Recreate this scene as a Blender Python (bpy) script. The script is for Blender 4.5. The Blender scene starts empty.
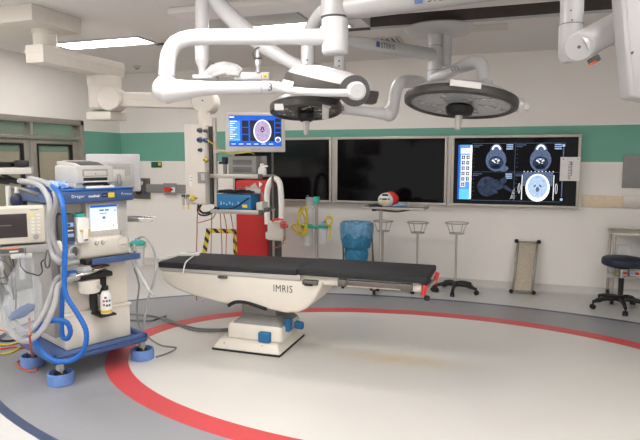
import bpy, bmesh, math, random
from mathutils import Vector, Matrix, noise
random.seed(7)
C = bpy.context.scene.collection
V = Vector
PI = math.pi
# ------------------------------------------------------------------ camera
FPX = 560.0
YAW = math.radians(18.4)
PIT = math.atan(62/560.0)
EYE = V((0, 0, 1.62))
FW = V((-math.sin(YAW)*math.cos(PIT), math.cos(YAW)*math.cos(PIT), -math.sin(PIT)))
RT = V((math.cos(YAW), math.sin(YAW), 0))
UP = RT.cross(FW)
cam = bpy.data.cameras.new('camera')
cam.sensor_width = 36
cam.lens = FPX*36/640
cam.clip_start = .05
co = bpy.data.objects.new('camera', cam)
C.objects.link(co)
co.matrix_world = Matrix.Translation(EYE) @ Matrix((RT, UP, -FW)).transposed().to_4x4()
bpy.context.scene.camera = co
# survey helpers: where a sight line meets a real plane of the room
def sight(u, v): return FW + RT*((u-320)/FPX) + UP*((220-v)/FPX)
def on_z(u, v, z): d = sight(u, v); return EYE + d*((z-EYE.z)/d.z)
def on_y(u, v, y): d = sight(u, v); return EYE + d*(y/d.y)
def on_x(u, v, x): d = sight(u, v); return EYE + d*(x/d.x)
def far(u, v, D): return EYE + sight(u, v)*D
# ------------------------------------------------------------------ materials
def lin(c):
    c /= 255.0
    return c/12.92 if c <= .04045 else ((c+.055)/1.055)**2.4
def mat(name, rgb, rough=.5, metal=0, var=.06, scale=8, bump=0, bscale=60, trans=0, alpha=1, emit=0, coat=0, ior=1.45, stretch=None):
    m = bpy.data.materials.new(name)
    m.use_nodes = True
    nt = m.node_tree
    b = nt.nodes['Principled BSDF']
    col = [lin(x) for x in rgb]
    tc = nt.nodes.new('ShaderNodeTexCoord')
    mp = nt.nodes.new('ShaderNodeMapping')
    nt.links.new(tc.outputs['Object'], mp.inputs['Vector'])
    if stretch: mp.inputs['Scale'].default_value = stretch
    nz = nt.nodes.new('ShaderNodeTexNoise')
    nz.inputs['Scale'].default_value = scale
    nz.inputs['Detail'].default_value = 4
    nt.links.new(mp.outputs['Vector'], nz.inputs['Vector'])
    rp = nt.nodes.new('ShaderNodeValToRGB')
    rp.color_ramp.elements[0].position = .3
    rp.color_ramp.elements[1].position = .7
    rp.color_ramp.elements[0].color = [c*(1-var) for c in col]+[1]
    rp.color_ramp.elements[1].color = [min(1, c*(1+var)) for c in col]+[1]
    nt.links.new(nz.outputs['Fac'], rp.inputs['Fac'])
    nt.links.new(rp.outputs['Color'], b.inputs['Base Color'])
    b.inputs['Roughness'].default_value = rough
    b.inputs['Metallic'].default_value = metal
    b.inputs['IOR'].default_value = ior
    b.inputs['Transmission Weight'].default_value = trans
    b.inputs['Alpha'].default_value = alpha
    b.inputs['Coat Weight'].default_value = coat
    if emit:
        nt.links.new(rp.outputs['Color'], b.inputs['Emission Color'])
        b.inputs['Emission Strength'].default_value = emit
    if bump:
        n2 = nt.nodes.new('ShaderNodeTexNoise')
        n2.inputs['Scale'].default_value = bscale
        nt.links.new(mp.outputs['Vector'], n2.inputs['Vector'])
        bp = nt.nodes.new('ShaderNodeBump')
        bp.inputs['Strength'].default_value = bump
        bp.inputs['Distance'].default_value = .01
        nt.links.new(n2.outputs['Fac'], bp.inputs['Height'])
        nt.links.new(bp.outputs['Normal'], b.inputs['Normal'])
    return m
M = {}
def dm(k, *a, **kw): M[k] = mat(k, *a, **kw)
dm('wall', (238, 234, 229), .6, var=.015, scale=2, bump=.03, bscale=200)
dm('ceil', (226, 221, 218), .8, var=.015, scale=2)
dm('green', (112, 172, 154), .55, var=.03, scale=3)
dm('cove', (203, 200, 196), .5, var=.03)
dm('fl_white', (208, 205, 200), .3, var=.025, scale=1.2, bump=.02, bscale=30)
dm('fl_edge', (200, 199, 197), .32, var=.03, scale=2)
dm('fl_grey', (142, 143, 147), .35, var=.06, scale=90)
dm('fl_red', (200, 74, 78), .35, var=.06, scale=60)
dm('fl_dark', (66, 78, 104), .35, var=.06, scale=40)
dm('slot', (88, 80, 76), .7, var=.08)
dm('steel', (186, 180, 172), .42, .55, var=.08, scale=20, stretch=(1, 1, 14))
dm('steel_dark', (120, 116, 110), .4, 1, var=.08, scale=20)
dm('doorsteel', (168, 163, 155), .45, .6, var=.06, scale=12)
dm('chrome', (205, 203, 200), .18, 1, var=.03)
dm('white', (198, 197, 198), .32, var=.015, coat=.2)
dm('boom', (164, 162, 162), .35, var=.015, coat=.2)
dm('cream', (222, 216, 204), .4, var=.02)
dm('pendant', (220, 213, 204), .45, var=.02)
dm('offwhite', (204, 200, 192), .45, var=.02)
dm('lgrey', (186, 184, 180), .45, var=.03)
dm('mgrey', (140, 138, 136), .5, var=.05)
dm('dgrey', (78, 77, 78), .5, var=.08)
dm('rim', (70, 66, 63), .42, var=.06)
dm('black', (24, 24, 26), .5, var=.15)
dm('pad', (38, 38, 42), .62, var=.12, scale=40, bump=.15, bscale=140)
dm('rubber', (30, 30, 32), .7, var=.15)
dm('beige', (184, 178, 166), .45, var=.02)
dm('signgreen', (40, 96, 72), .5, var=.05)
dm('navy', (28, 34, 58), .45, var=.08)
dm('dblue', (64, 88, 134), .4, var=.05)
dm('tape', (106, 138, 198), .6, var=.08, scale=30)
dm('hoseblue', (26, 98, 180), .4, var=.06)
dm('lblue', (150, 184, 226), .6, var=.1, scale=40)
dm('pedal', (34, 110, 160), .4, var=.08)
dm('teal', (64, 178, 158), .4, var=.06)
dm('red', (182, 36, 34), .42, var=.05, scale=5)
dm('redplast', (208, 52, 50), .4, var=.05)
dm('yellow', (226, 196, 56), .5, var=.05)
dm('yellowtube', (206, 186, 64), .4, var=.06)
dm('orange', (206, 88, 52), .5, var=.08)
dm('cable', (168, 96, 70), .5, var=.08)
dm('greycable', (120, 122, 124), .5, var=.06)
dm('whiteplast', (238, 236, 232), .4, var=.02)
dm('clearhose', (182, 182, 182), .3, var=.05, alpha=.72)
dm('clear', (222, 226, 226), .15, var=.04, alpha=.36)
dm('bag', (196, 202, 208), .2, var=.12, scale=25, alpha=.2, bump=.8, bscale=28)
dm('binbag', (52, 128, 168), .4, var=.25, scale=24, bump=.9, bscale=30)
dm('bincollar', (116, 168, 208), .3, var=.35, scale=26, alpha=.85, bump=.9, bscale=30)
dm('darkglass', (12, 11, 13), .09, var=.2, ior=1.28)
dm('dimscreen', (46, 38, 40), .25, var=.1)
dm('lens', (156, 160, 164), .2, var=.25, scale=70)
dm('lensdark', (70, 72, 76), .25, var=.3, scale=60)
dm('doorglass', (150, 152, 140), .06, var=.01, alpha=.35)
dm('tread', (196, 184, 166), .5, .3, var=.3, scale=70, bump=1, bscale=75, stretch=(1, 1, 2.2))
dm('buff', (226, 208, 182), .5, var=.06, scale=30)
dm('ledpanel', (255, 251, 248), .5, var=0, emit=16)
dm('ledpanel_dim', (255, 250, 240), .5, var=0, emit=4)
dm('ink', (30, 32, 40), .6)
dm('paper', (236, 234, 230), .6, var=.02)
# screens give off light
dm('s_blue', (36, 88, 190), .25, var=.08, scale=20, emit=.6, ior=1.2)
dm('s_lblue', (86, 146, 230), .25, var=.06, emit=.55, ior=1.2)
dm('s_pale', (196, 216, 238), .25, var=.02, emit=.5, ior=1.2)
dm('s_white', (240, 244, 250), .25, var=.02, emit=.55, ior=1.2)
dm('s_dark', (50, 50, 62), .25, var=.2, scale=60, emit=.3, ior=1.2)
dm('s_black', (10, 10, 14), .25, var=.2, emit=.2, ior=1.2)
dm('s_cyan', (96, 190, 240), .25, var=.04, emit=.6, ior=1.2)
dm('s_brain', (168, 152, 184), .25, var=.2, scale=60, emit=.5, ior=1.2)
dm('s_scan', (84, 100, 130), .25, var=.4, scale=55, emit=.45, ior=1.2)
dm('s_scanhi', (168, 194, 226), .25, var=.25, scale=60, emit=.5, ior=1.2)
dm('s_haze', (52, 64, 88), .25, var=.5, scale=24, emit=.25, ior=1.2)
dm('s_green', (70, 200, 130), .25, var=.05, emit=1, ior=1.2)
# an old yellowish stain on the white floor
def stain(x, y, rx, ry):
    nt = M['fl_white'].node_tree; b = nt.nodes['Principled BSDF']
    src = b.inputs['Base Color'].links[0].from_socket
    tc = nt.nodes.new('ShaderNodeTexCoord'); mp = nt.nodes.new('ShaderNodeMapping'); mp.vector_type = 'TEXTURE'
    mp.inputs['Location'].default_value = (x, y, 0); mp.inputs['Scale'].default_value = (rx, ry, 1)
    g = nt.nodes.new('ShaderNodeTexGradient'); g.gradient_type = 'SPHERICAL'
    nz = nt.nodes.new('ShaderNodeTexNoise'); nz.inputs['Scale'].default_value = 9; nz.inputs['Detail'].default_value = 5
    mu = nt.nodes.new('ShaderNodeMath'); mu.operation = 'MULTIPLY'
    mx = nt.nodes.new('ShaderNodeMix'); mx.data_type = 'RGBA'
    nt.links.new(tc.outputs['Object'], mp.inputs['Vector']); nt.links.new(mp.outputs['Vector'], g.inputs['Vector'])
    nt.links.new(tc.outputs['Object'], nz.inputs['Vector'])
    nt.links.new(g.outputs['Fac'], mu.inputs[0]); nt.links.new(nz.outputs['Fac'], mu.inputs[1])
    nt.links.new(mu.outputs['Value'], mx.inputs['Factor'])
    nt.links.new(src, mx.inputs['A']); mx.inputs['B'].default_value = (lin(206), lin(184), lin(128), 1)
    nt.links.new(mx.outputs['Result'], b.inputs['Base Color'])
p_ = on_z(398, 359, 0); stain(p_.x, p_.y, .75, .22)
# hazard tape: yellow with slanted black bars
def hazard():
    m = bpy.data.materials.new('hazard'); m.use_nodes = True
    nt = m.node_tree; b = nt.nodes['Principled BSDF']
    tc = nt.nodes.new('ShaderNodeTexCoord'); w = nt.nodes.new('ShaderNodeTexWave')
    w.bands_direction = 'DIAGONAL'; w.inputs['Scale'].default_value = 4.2
    r = nt.nodes.new('ShaderNodeValToRGB'); r.color_ramp.interpolation = 'CONSTANT'
    r.color_ramp.elements[0].color = (lin(222), lin(196), lin(66), 1)
    r.color_ramp.elements[1].position = .6; r.color_ramp.elements[1].color = (.02, .02, .02, 1)
    nt.links.new(tc.outputs['Object'], w.inputs['Vector']); nt.links.new(w.outputs['Fac'], r.inputs['Fac'])
    nt.links.new(r.outputs['Color'], b.inputs['Base Color']); M['hazard'] = m
hazard()
# ------------------------------------------------------------------ mesh builder
FR = {}          # world matrix of every thing / part, by object name
def frame_of(axis):
    z = V(axis).normalized()
    x = z.cross(V((0, 0, 1)))
    if x.length < 1e-4: x = V((1, 0, 0))
    x.normalize()
    return Matrix((x, z.cross(x), z)).transposed()
def smooth_path(pts, step=.03):
    P = [V(p) for p in pts]
    if len(P) < 3:
        return P
    out = []
    for i in range(len(P)-1):
        a, b, c, d = P[max(i-1, 0)], P[i], P[i+1], P[min(i+2, len(P)-1)]
        n = max(2, int((c-b).length/step))
        n = min(n, 60)
        for k in range(n):
            t = k/n
            out.append(.5*((2*b)+(c-a)*t+(2*a-5*b+4*c-d)*t*t+(3*b-a-3*c+d)*t**3))
    out.append(P[-1])
    return out
class MB:
    def __init__(s): s.bm = bmesh.new(); s.names = []; s.i = 0; s.X = None
    def m(s, name):
        if name not in s.names: s.names.append(name)
        s.i = s.names.index(name); return s
    def add(s, vs, fs, flip=False):
        b = [s.bm.verts.new(s.X @ V(v) if s.X else V(v)) for v in vs]
        for f in fs:
            try:
                F = s.bm.faces.new([b[k] for k in f]); F.material_index = s.i; F.smooth = True
            except ValueError: pass
        return s
    def merge(s, bm2):
        bm2.verts.index_update()
        s.add([v.co.copy() for v in bm2.verts], [[v.index for v in f.verts] for f in bm2.faces]); bm2.free(); return s
    def box(s, lo, hi, bev=0, seg=2, rot=None, taper=None):
        b = bmesh.new()
        lo, hi = V(lo), V(hi); c = (lo+hi)/2; d = hi-lo
        bmesh.ops.create_cube(b, size=1)
        for v in b.verts:
            k = 1
            if taper and v.co.z > 0: k = taper
            v.co = V((v.co.x*d.x*k, v.co.y*d.y*k, v.co.z*d.z))
        if bev: bmesh.ops.bevel(b, geom=list(b.edges)+list(b.verts), offset=bev, segments=seg, profile=.5, affect='EDGES')
        for v in b.verts:
            v.co = (rot @ v.co if rot else v.co) + c
        return s.merge(b)
    def obox(s, c, ex, ey, ez, size, bev=0, seg=2):     # oriented box
        R = Matrix((V(ex).normalized(), V(ey).normalized(), V(ez).normalized())).transposed()
        h = V(size)/2
        return s.box(V(c)-h, V(c)+h, bev, seg, R)
    def cyl(s, a, b, r, r2=None, n=18, bev=0):
        a, b = V(a), V(b); ax = b-a; L = ax.length
        r2 = r if r2 is None else r2
        if bev: prof = [(0, 0), (r-bev, 0), (r, bev), (r2, L-bev), (r2-bev, L), (0, L)]
        else: prof = [(0, 0), (r, 0), (r2, L), (0, L)]
        return s.lathe(prof, a, ax, n)
    def lathe(s, prof, org=(0, 0, 0), axis=(0, 0, 1), n=24, sx=1, sy=1):
        R = frame_of(axis); org = V(org)
        vs, fs, rings = [], [], []
        for r, z in prof:
            if abs(r) < 1e-6:
                rings.append([len(vs)]); vs.append(org+R @ V((0, 0, z)))
            else:
                rings.append(list(range(len(vs), len(vs)+n)))
                for k in range(n):
                    t = 2*PI*k/n; vs.append(org+R @ V((r*sx*math.cos(t), r*sy*math.sin(t), z)))
        for A, B in zip(rings, rings[1:]):
            for k in range(n):
                k2 = (k+1) % n
                if len(A) == 1 and len(B) == 1: continue
                if len(A) == 1: fs.append((A[0], B[k2], B[k]))
                elif len(B) == 1: fs.append((A[k], A[k2], B[0]))
                else: fs.append((A[k], A[k2], B[k2], B[k]))
        return s.add(vs, fs)
    def tube(s, pts, r, n=10, step=.03, rib=0, raw=False):
        P = [V(p) for p in pts] if raw else smooth_path(pts, step)
        R = r if isinstance(r, (list, tuple)) else None
        vs, fs = [], []
        T0 = (P[1]-P[0]).normalized()
        N = T0.orthogonal().normalized()
        m = len(P)
        for i, p in enumerate(P):
            T = (P[min(i+1, m-1)]-P[max(i-1, 0)])
            if T.length < 1e-9: T = T0.copy()
            T.normalize()
            N = (N-T*N.dot(T))
            N = N.normalized() if N.length > 1e-6 else T.orthogonal().normalized()
            B = T.cross(N)
            if R:
                t = i/(m-1)*(len(R)-1); k = min(int(t), len(R)-2); rr = R[k]+(R[k+1]-R[k])*(t-k)
            else: rr = r
            if rib and i % 2: rr *= 1-rib
            for k in range(n):
                a = 2*PI*k/n; vs.append(p+(N*math.cos(a)+B*math.sin(a))*rr)
        for i in range(m-1):
            for k in range(n):
                k2 = (k+1) % n; fs.append((i*n+k, i*n+k2, (i+1)*n+k2, (i+1)*n+k))
        fs.append(tuple(range(n-1, -1, -1))); fs.append(tuple(range((m-1)*n, m*n)))
        return s.add(vs, fs)
    def torus(s, c, axis, R, r, n=28, k=8, sx=1, sy=1):
        F = frame_of(axis)
        pts = [V(c)+F @ V((R*sx*math.cos(2*PI*i/n), R*sy*math.sin(2*PI*i/n), 0)) for i in range(n+1)]
        return s.tube(pts, r, k, raw=True)
    def sphere(s, c, r, n=16, sc=(1, 1, 1)):
        b = bmesh.new(); bmesh.ops.create_uvsphere(b, u_segments=n, v_segments=max(6, n//2+2), radius=r)
        for v in b.verts: v.co = V((v.co.x*sc[0], v.co.y*sc[1], v.co.z*sc[2]))+V(c)
        return s.merge(b)
    def prism(s, poly, vec, bev=0, seg=2):
        b = bmesh.new()
        vs = [b.verts.new(V(p)) for p in poly]
        f = b.faces.new(vs)
        g = bmesh.ops.extrude_face_region(b, geom=[f])
        bmesh.ops.translate(b, vec=V(vec), verts=[x for x in g['geom'] if isinstance(x, bmesh.types.BMVert)])
        bmesh.ops.recalc_face_normals(b, faces=b.faces)
        if bev: bmesh.ops.bevel(b, geom=list(b.edges)+list(b.verts), offset=bev, segments=seg, profile=.5, affect='EDGES', clamp_overlap=True)
        return s.merge(b)
    def quad(s, o, ex, ey, x0, y0, x1, y1, off=0):
        o, ex, ey = V(o), V(ex), V(ey); n = ex.cross(ey).normalized()*off
        return s.add([o+ex*a+ey*b+n for a, b in ((x0, y0), (x1, y0), (x1, y1), (x0, y1))], [(0, 1, 2, 3)])
    def oval(s, o, ex, ey, cx, cy, rx, ry, off=0, n=28, pw=1, rot=0):
        o, ex, ey = V(o), V(ex), V(ey); nn = ex.cross(ey).normalized()*off
        vs = []
        for k in range(n):
            t = 2*PI*k/n; c, q = math.cos(t), math.sin(t)
            x = rx*math.copysign(abs(c)**pw, c); y = ry*math.copysign(abs(q)**pw, q)
            x, y = x*math.cos(rot)-y*math.sin(rot), x*math.sin(rot)+y*math.cos(rot)
            vs.append(o+ex*(cx+x)+ey*(cy+y)+nn)
        return s.add(vs, [tuple(range(n))])
    def ring(s, o, ex, ey, cx, cy, rx, ry, w, off=0, n=36, a0=0, a1=2*PI):
        o, ex, ey = V(o), V(ex), V(ey); nn = ex.cross(ey).normalized()*off
        vs, fs = [], []
        for k in range(n+1):
            t = a0+(a1-a0)*k/n
            for q in (0, 1):
                vs.append(o+ex*(cx+(rx-q*w)*math.cos(t))+ey*(cy+(ry-q*w)*math.sin(t))+nn)
        for k in range(n): fs.append((2*k, 2*k+2, 2*k+3, 2*k+1))
        return s.add(vs, fs)
    def text(s, txt, size, o, ex, ey, bold=0):
        cu = bpy.data.curves.new('lettering', 'FONT'); cu.body = txt; cu.size = size; cu.offset = bold
        cu.resolution_u = 3; cu.space_character = 1.12
        ob = bpy.data.objects.new('lettering', cu); C.objects.link(ob)
        dg = bpy.context.evaluated_depsgraph_get(); me = ob.evaluated_get(dg).to_mesh()
        o, ex, ey = V(o), V(ex), V(ey)
        s.add([o+ex*v.co.x+ey*v.co.y for v in me.vertices], [tuple(p.vertices) for p in me.polygons])
        ob.evaluated_get(dg).to_mesh_clear()
        bpy.data.objects.remove(ob); bpy.data.curves.remove(cu)
        return s
    def build(s, name, parent=None, local=False, sharp=38, label=None, wn=False):
        bm = s.bm
        if parent is not None and not local:
            bm.transform(FR[parent.name].inverted())
        bmesh.ops.recalc_face_normals(bm, faces=bm.faces) if not wn else None
        for e in bm.edges:
            if len(e.link_faces) == 2: e.smooth = e.calc_face_angle(0) < math.radians(sharp)
        me = bpy.data.meshes.new(name); bm.to_mesh(me); bm.free()
        for k in s.names: me.materials.append(M[k])
        o = bpy.data.objects.new(name, me); C.objects.link(o)
        if parent is not None: o.parent = parent; FR[o.name] = FR[parent.name]
        else: FR[o.name] = Matrix.Identity(4)
        if label: o['label'] = label
        return o
def thing(name, label, cat, loc=(0, 0, 0), rz=0, group=None):
    o = bpy.data.objects.new(name, None); C.objects.link(o)
    o.empty_display_size = .1
    o.location = loc; o.rotation_euler = (0, 0, rz)
    FR[o.name] = Matrix.Translation(V(loc)) @ Matrix.Rotation(rz, 4, 'Z')
    o['label'] = label; o['category'] = cat
    if group: o['group'] = group
    return o
def single(mb, name, label, cat, group=None):           # a thing of one mesh, its origin at its base
    bm = mb.bm
    lo = V((min(v.co.x for v in bm.verts), min(v.co.y for v in bm.verts), min(v.co.z for v in bm.verts)))
    hi = V((max(v.co.x for v in bm.verts), max(v.co.y for v in bm.verts), 0))
    p = V(((lo.x+hi.x)/2, (lo.y+hi.y)/2, lo.z))
    bm.transform(Matrix.Translation(-p))
    o = mb.build(name); o.location = p; FR[o.name] = Matrix.Translation(p)
    o['label'] = label; o['category'] = cat
    if group: o['group'] = group
    return o
def struct(mb, name, parent=None):
    o = mb.build(name, parent)
    if parent is None: o['kind'] = 'structure'
    return o
def dup(root, loc, rz, label, group=None):
    r = root.copy(); C.objects.link(r); r.location = loc; r.rotation_euler = (0, 0, rz); r['label'] = label
    FR[r.name] = Matrix.Translation(V(loc)) @ Matrix.Rotation(rz, 4, 'Z')
    if group: r['group'] = group
    for ch in list(root.children):
        c = ch.copy(); C.objects.link(c); c.parent = r
        for g in list(ch.children):
            d = g.copy(); C.objects.link(d); d.parent = c
    return r
EX, EY, EZ = V((1, 0, 0)), V((0, 1, 0)), V((0, 0, 1))
# ================================================================== ROOM
XL, XR, YB, YF, ZC = -5.59, 3.2, 7.2, -2.6, 2.87
CX, CY, TILT = -.70, 4.295, math.radians(3.4)
def ell(a, b, n=160, tilt=TILT):
    out = []
    for k in range(n):
        t = 2*PI*k/n; x, y = a*math.cos(t), b*math.sin(t)
        out.append((CX+x*math.cos(tilt)-y*math.sin(tilt), CY+x*math.sin(tilt)+y*math.cos(tilt), 0))
    return out
f = MB()
N = 160
loops = [ell(2.341, 1.405), ell(2.525, 1.575), ell(3.70, 2.085, tilt=0), ell(3.765, 2.15, tilt=0)]
rect = []
for (x, y, _) in loops[-1]:
    dx, dy = x-CX, y-CY
    k = min(((XR if dx > 0 else XL)-CX)/dx if abs(dx) > 1e-6 else 1e9, ((YB if dy > 0 else YF)-CY)/dy if abs(dy) > 1e-6 else 1e9)
    rect.append(V((CX+dx*k, CY+dy*k, 0)))
for cx in (XL, XR):
    for cy in (YF, YB):
        j = min(range(N), key=lambda q: (rect[q]-V((cx, cy, 0))).length); rect[j] = V((cx, cy, 0))
loops.append(rect)
f.m('fl_white').add(loops[0], [tuple(range(N))])
for a, b, mt in ((0, 1, 'fl_red'), (1, 2, 'fl_grey'), (2, 3, 'fl_dark'), (3, 4, 'fl_edge')):
    f.m(mt).add(loops[a]+loops[b], [(k, (k+1) % N, N+(k+1) % N, N+k) for k in range(N)])
bmesh.ops.remove_doubles(f.bm, verts=f.bm.verts, dist=1e-5)
struct(f, 'floor')
# walls are 15 cm thick; the green band is a stripe of paint on them
S0, S1 = 1.575, 1.995
w = MB()
for z0, z1, mt in ((0, S0, 'wall'), (S0, S1, 'green'), (S1, ZC, 'wall')):
    w.m(mt).box((XL-.15, YB, z0), (XR+.15, YB+.15, z1))
struct(w, 'wall_back')
DY0, DY1, DZ = 3.55, on_x(82, 121, XL).y, 2.13          # door opening in the left wall
w = MB()
for z0, z1, mt in ((0, S0, 'wall'), (S0, S1, 'green'), (S1, DZ, 'wall')):
    w.m(mt).box((XL-.15, DY1, z0), (XL, YB, z1)); w.box((XL-.15, YF, z0), (XL, DY0, z1))
w.m('wall').box((XL-.15, YF, DZ), (XL, YB, ZC))
struct(w, 'wall_left')
for nm, lo, hi in (('wall_right', (XR, YF, 0), (XR+.15, YB, 0)),):
    w = MB()
    for z0, z1, mt in ((0, S0, 'wall'), (S0, S1, 'green'), (S1, ZC, 'wall')):
        w.m(mt).box((lo[0], lo[1], z0), (hi[0], hi[1], z1))
    struct(w, nm)
# coved vinyl skirting
def cove(p0, p1, inward, name):
    p0, p1, n = V(p0), V(p1), V(inward)
    prof = [(0, .1), (.006, .1), (.008, .05), (.02, .018), (.05, .001), (0, .001)]
    poly = [p0+n*a+EZ*b for a, b in prof]
    struct(MB().m('cove').prism(poly, p1-p0), name)
cove((XL, YB, 0), (XR, YB, 0), (0, -1, 0), 'baseboard_back')
cove((XL, DY1+.08, 0), (XL, YB, 0), (1, 0, 0), 'baseboard_left')
cove((XR, YF, 0), (XR, YB, 0), (-1, 0, 0), 'baseboard_right')
# ceiling with a long slot for overhead rails
SX0, SX1, SY0, SY1 = -1.3, 3.1, 5.02, 5.45
c = MB().m('ceil')
H = .3
c.box((XL-.15, YF-.15, ZC), (XR+.15, SY0, ZC+H)); c.box((XL-.15, SY1, ZC), (XR+.15, YB+.15, ZC+H))
c.box((XL-.15, SY0, ZC), (SX0, SY1, ZC+H)); c.box((SX1, SY0, ZC), (XR+.15, SY1, ZC+H))
c.box((SX0, SY0, ZC+.24), (SX1, SY1, ZC+H))
struct(c, 'ceiling')
t = MB().m('slot')
t.box((SX0, SY1-.006, ZC+.004), (SX1, SY1-.001, ZC+.24)); t.box((SX0, SY0+.001, ZC+.004), (SX1, SY0+.006, ZC+.24))
t.box((SX0, SY0+.006, ZC+.23), (SX1, SY1-.006, ZC+.239))
t.m('dgrey')
for y in (SY0+.09, SY1-.09): t.box((SX0+.02, y-.035, ZC+.1), (SX1-.02, y+.035, ZC+.231), .008)
struct(t, 'trim_1')
t = MB().m('white').box((SX0, SY1, ZC-.016), (SX1, SY1+.03, ZC-.0005), .003)
struct(t, 'trim_2')
t = MB().m('ceil').box((-2.75, 4.2, ZC-.05), (XR-.05, 4.5, ZC-.0005), .01)
struct(t, 'trim_3')
t = MB().m('slot').box((-3.72, 5.42, ZC-.012), (SX0, 5.49, ZC-.0005), .002)
struct(t, 'trim_4')
t = MB().m('lgrey').box((-2.75, 4.56, ZC-.02), (-1.75, 4.93, ZC-.0005), .006)
struct(t, 'trim_5')
# door: steel double door with a glazed transom and glazed leaves, a corridor beyond
fx0, fx1 = XL-.12, XL+.03
YM = on_x(33, 160, XL).y
fr = MB().m('doorsteel')
for a, b in ((DY0, DY0+.08), (DY1-.07, DY1)): fr.box((fx0, a, 0), (fx1, b, DZ), .006)
fr.box((fx0, DY0, DZ-.07), (fx1, DY1, DZ), .006)
fr.box((fx0+.02, DY0+.08, 1.86), (fx1-.02, DY1-.07, 1.90), .004)
fr.box((fx0+.02, YM-.02, 1.88), (fx1-.02, YM+.02, DZ-.06), .004)
d1 = struct(fr, 'door_1')
g = MB().m('doorglass').box((XL-.06, DY0+.08, 1.90), (XL-.052, DY1-.07, DZ-.07))
g.build('transom_glass', d1)
for k, (a, b) in enumerate(((DY0+.085, YM-.004), (YM+.004, DY1-.075))):
    lf = MB().m('doorsteel')
    x0, x1 = XL-.075, XL-.03
    st = .1
    lf.box((x0, a, .01), (x1, a+st, 1.855), .004); lf.box((x0, b-st, .01), (x1, b, 1.855), .004)
    lf.box((x0, a+st, 1.80), (x1, b-st, 1.855), .004); lf.box((x0, a+st, .01), (x1, b-st, .95), .004)
    lo = lf.build('door_leaf', d1)
    gs = MB().m('black')
    gs.box((x0+.005, a+st, 1.775), (x1+.006, b-st, 1.8)); gs.box((x0+.005, a+st, .95), (x1+.006, b-st, .975))
    gs.box((x0+.005, a+st, .975), (x1+.006, a+st+.02, 1.775)); gs.box((x0+.005, b-st-.035, .975), (x1+.006, b-st, 1.775))
    gs.build('window_gasket', lo)
    MB().m('doorglass').box((XL-.056, a+st+.02, .975), (XL-.05, b-st-.035, 1.775)).build('window_glass', lo)
    MB().m('chrome').tube([(XL-.03, (b-.05 if k == 0 else a+.05), 1.0), (XL+.02, (b-.05 if k == 0 else a+.05), 1.0), (XL+.02, (b-.05 if k == 0 else a+.05), 1.25), (XL-.03, (b-.05 if k == 0 else a+.05), 1.25)], .01, raw=True).build('handle', lo)
# corridor beyond the door
XC = -7.4
w = MB()
for z0, z1, mt in ((0, 1.72, 'buff'), (1.72, 2.4, 'green'), (2.4, ZC, 'buff')):
    w.m(mt).box((XC-.1, 2.2, z0), (XC, 10.5, z1))
w.m('buff').box((XC-.1, 10.4, 0), (XL-.15, 10.5, ZC)); w.box((XC-.1, 2.1, 0), (XL-.15, 2.2, ZC)); w.box((XL-.16, 7.35, 0), (XL-.15, 10.4, ZC))
struct(w, 'wall_corridor')
struct(MB().m('fl_grey').box((XC-.1, 2.1, -.05), (XL, 10.5, -.001)), 'floor_corridor')
struct(MB().m('ceil').box((XC-.1, 2.1, ZC), (XL-.15, 10.5, ZC+.1)), 'ceiling_corridor')
# ------------------------------------------------------------------ ceiling lights
def panel_light(x0, x1, y0, y1, label, mt='ledpanel'):
    t = thing('ceiling_light', label, 'ceiling light', ((x0+x1)/2, (y0+y1)/2, ZC), 0, 'ceiling light panels')
    z = ZC-.012
    fm = MB().m('white')
    for a in ((x0-.03, y0-.03, x0, y1+.03), (x1, y0-.03, x1+.03, y1+.03), (x0, y0-.03, x1, y0), (x0, y1, x1, y1+.03)):
        fm.box((a[0], a[1], z-.004), (a[2], a[3], ZC-.0005), .002)
    fm.build('frame', t)
    MB().m(mt).box((x0, y0, z), (x1, y1, ZC-.002)).build('diffuser', t)
    return t
panel_light(-4.76, -3.68, 5.06, 5.36, 'long bright ceiling light panel at upper left beside the pendant plate')
panel_light(-2.42, -1.46, 5.0, 5.30, 'bright ceiling light panel behind the thick curved white arms')
for x in (-4.2, -1.6, 1.2):  # unseen panels outside the view, put in to light the room
    for y in (2.3, -.4):
        panel_light(x-.55, x+.55, y-.3, y+.3, 'unseen wide ceiling light panel over the %s, %s' % ({-4.2: 'door side', -1.6: 'middle of the room', 1.2: 'right side'}[x], 'above the near floor' if y > 0 else 'behind the viewer'))
panel_light(-6.9, -6.1, 4.6, 5.6, 'ceiling light panel in the corridor behind the glazed door', 'ledpanel_dim')
panel_light(-6.9, -6.1, 7.6, 8.6, 'ceiling light panel far along the corridor behind the door', 'ledpanel_dim')
# ================================================================== WALL THINGS
YW = 7.1     # front plane of the wall displays
MZ0, MZ1 = 1.03, 1.893
def display(x0, x1, label):
    t = thing('wall_display', label, 'screen', ((x0+x1)/2, YB, MZ0), 0, 'row of wall displays')
    b = .032
    fr = MB().m('steel')
    fr.box((x0, YW, MZ0), (x1, YB-.001, MZ0+b), .004); fr.box((x0, YW, MZ1-b), (x1, YB-.001, MZ1), .004)
    fr.box((x0, YW, MZ0+b), (x0+b, YB-.001, MZ1-b), .004); fr.box((x1-b, YW, MZ0+b), (x1, YB-.001, MZ1-b), .004)
    fr.build('frame', t)
    MB().m('darkglass').box((x0+b, YW+.012, MZ0+b), (x1-b, YB-.002, MZ1-b)).build('screen_glass', t)
    return t
display(-3.655, -2.205, 'dark wall display nearest the pendant, left of the three')
display(-2.155, -.705, 'dark wall display in the middle of the row of three')
D3 = display(-.655, .803, 'lit wall display showing grey head scans, right end of the row')
for x in (-2.18, -.68):
    struct(MB().m('steel').box((x-.022, YW+.02, MZ0+.01), (x+.022, YB-.001, MZ1-.002)), 'trim_%d' % (6 if x < -1 else 7))
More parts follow.
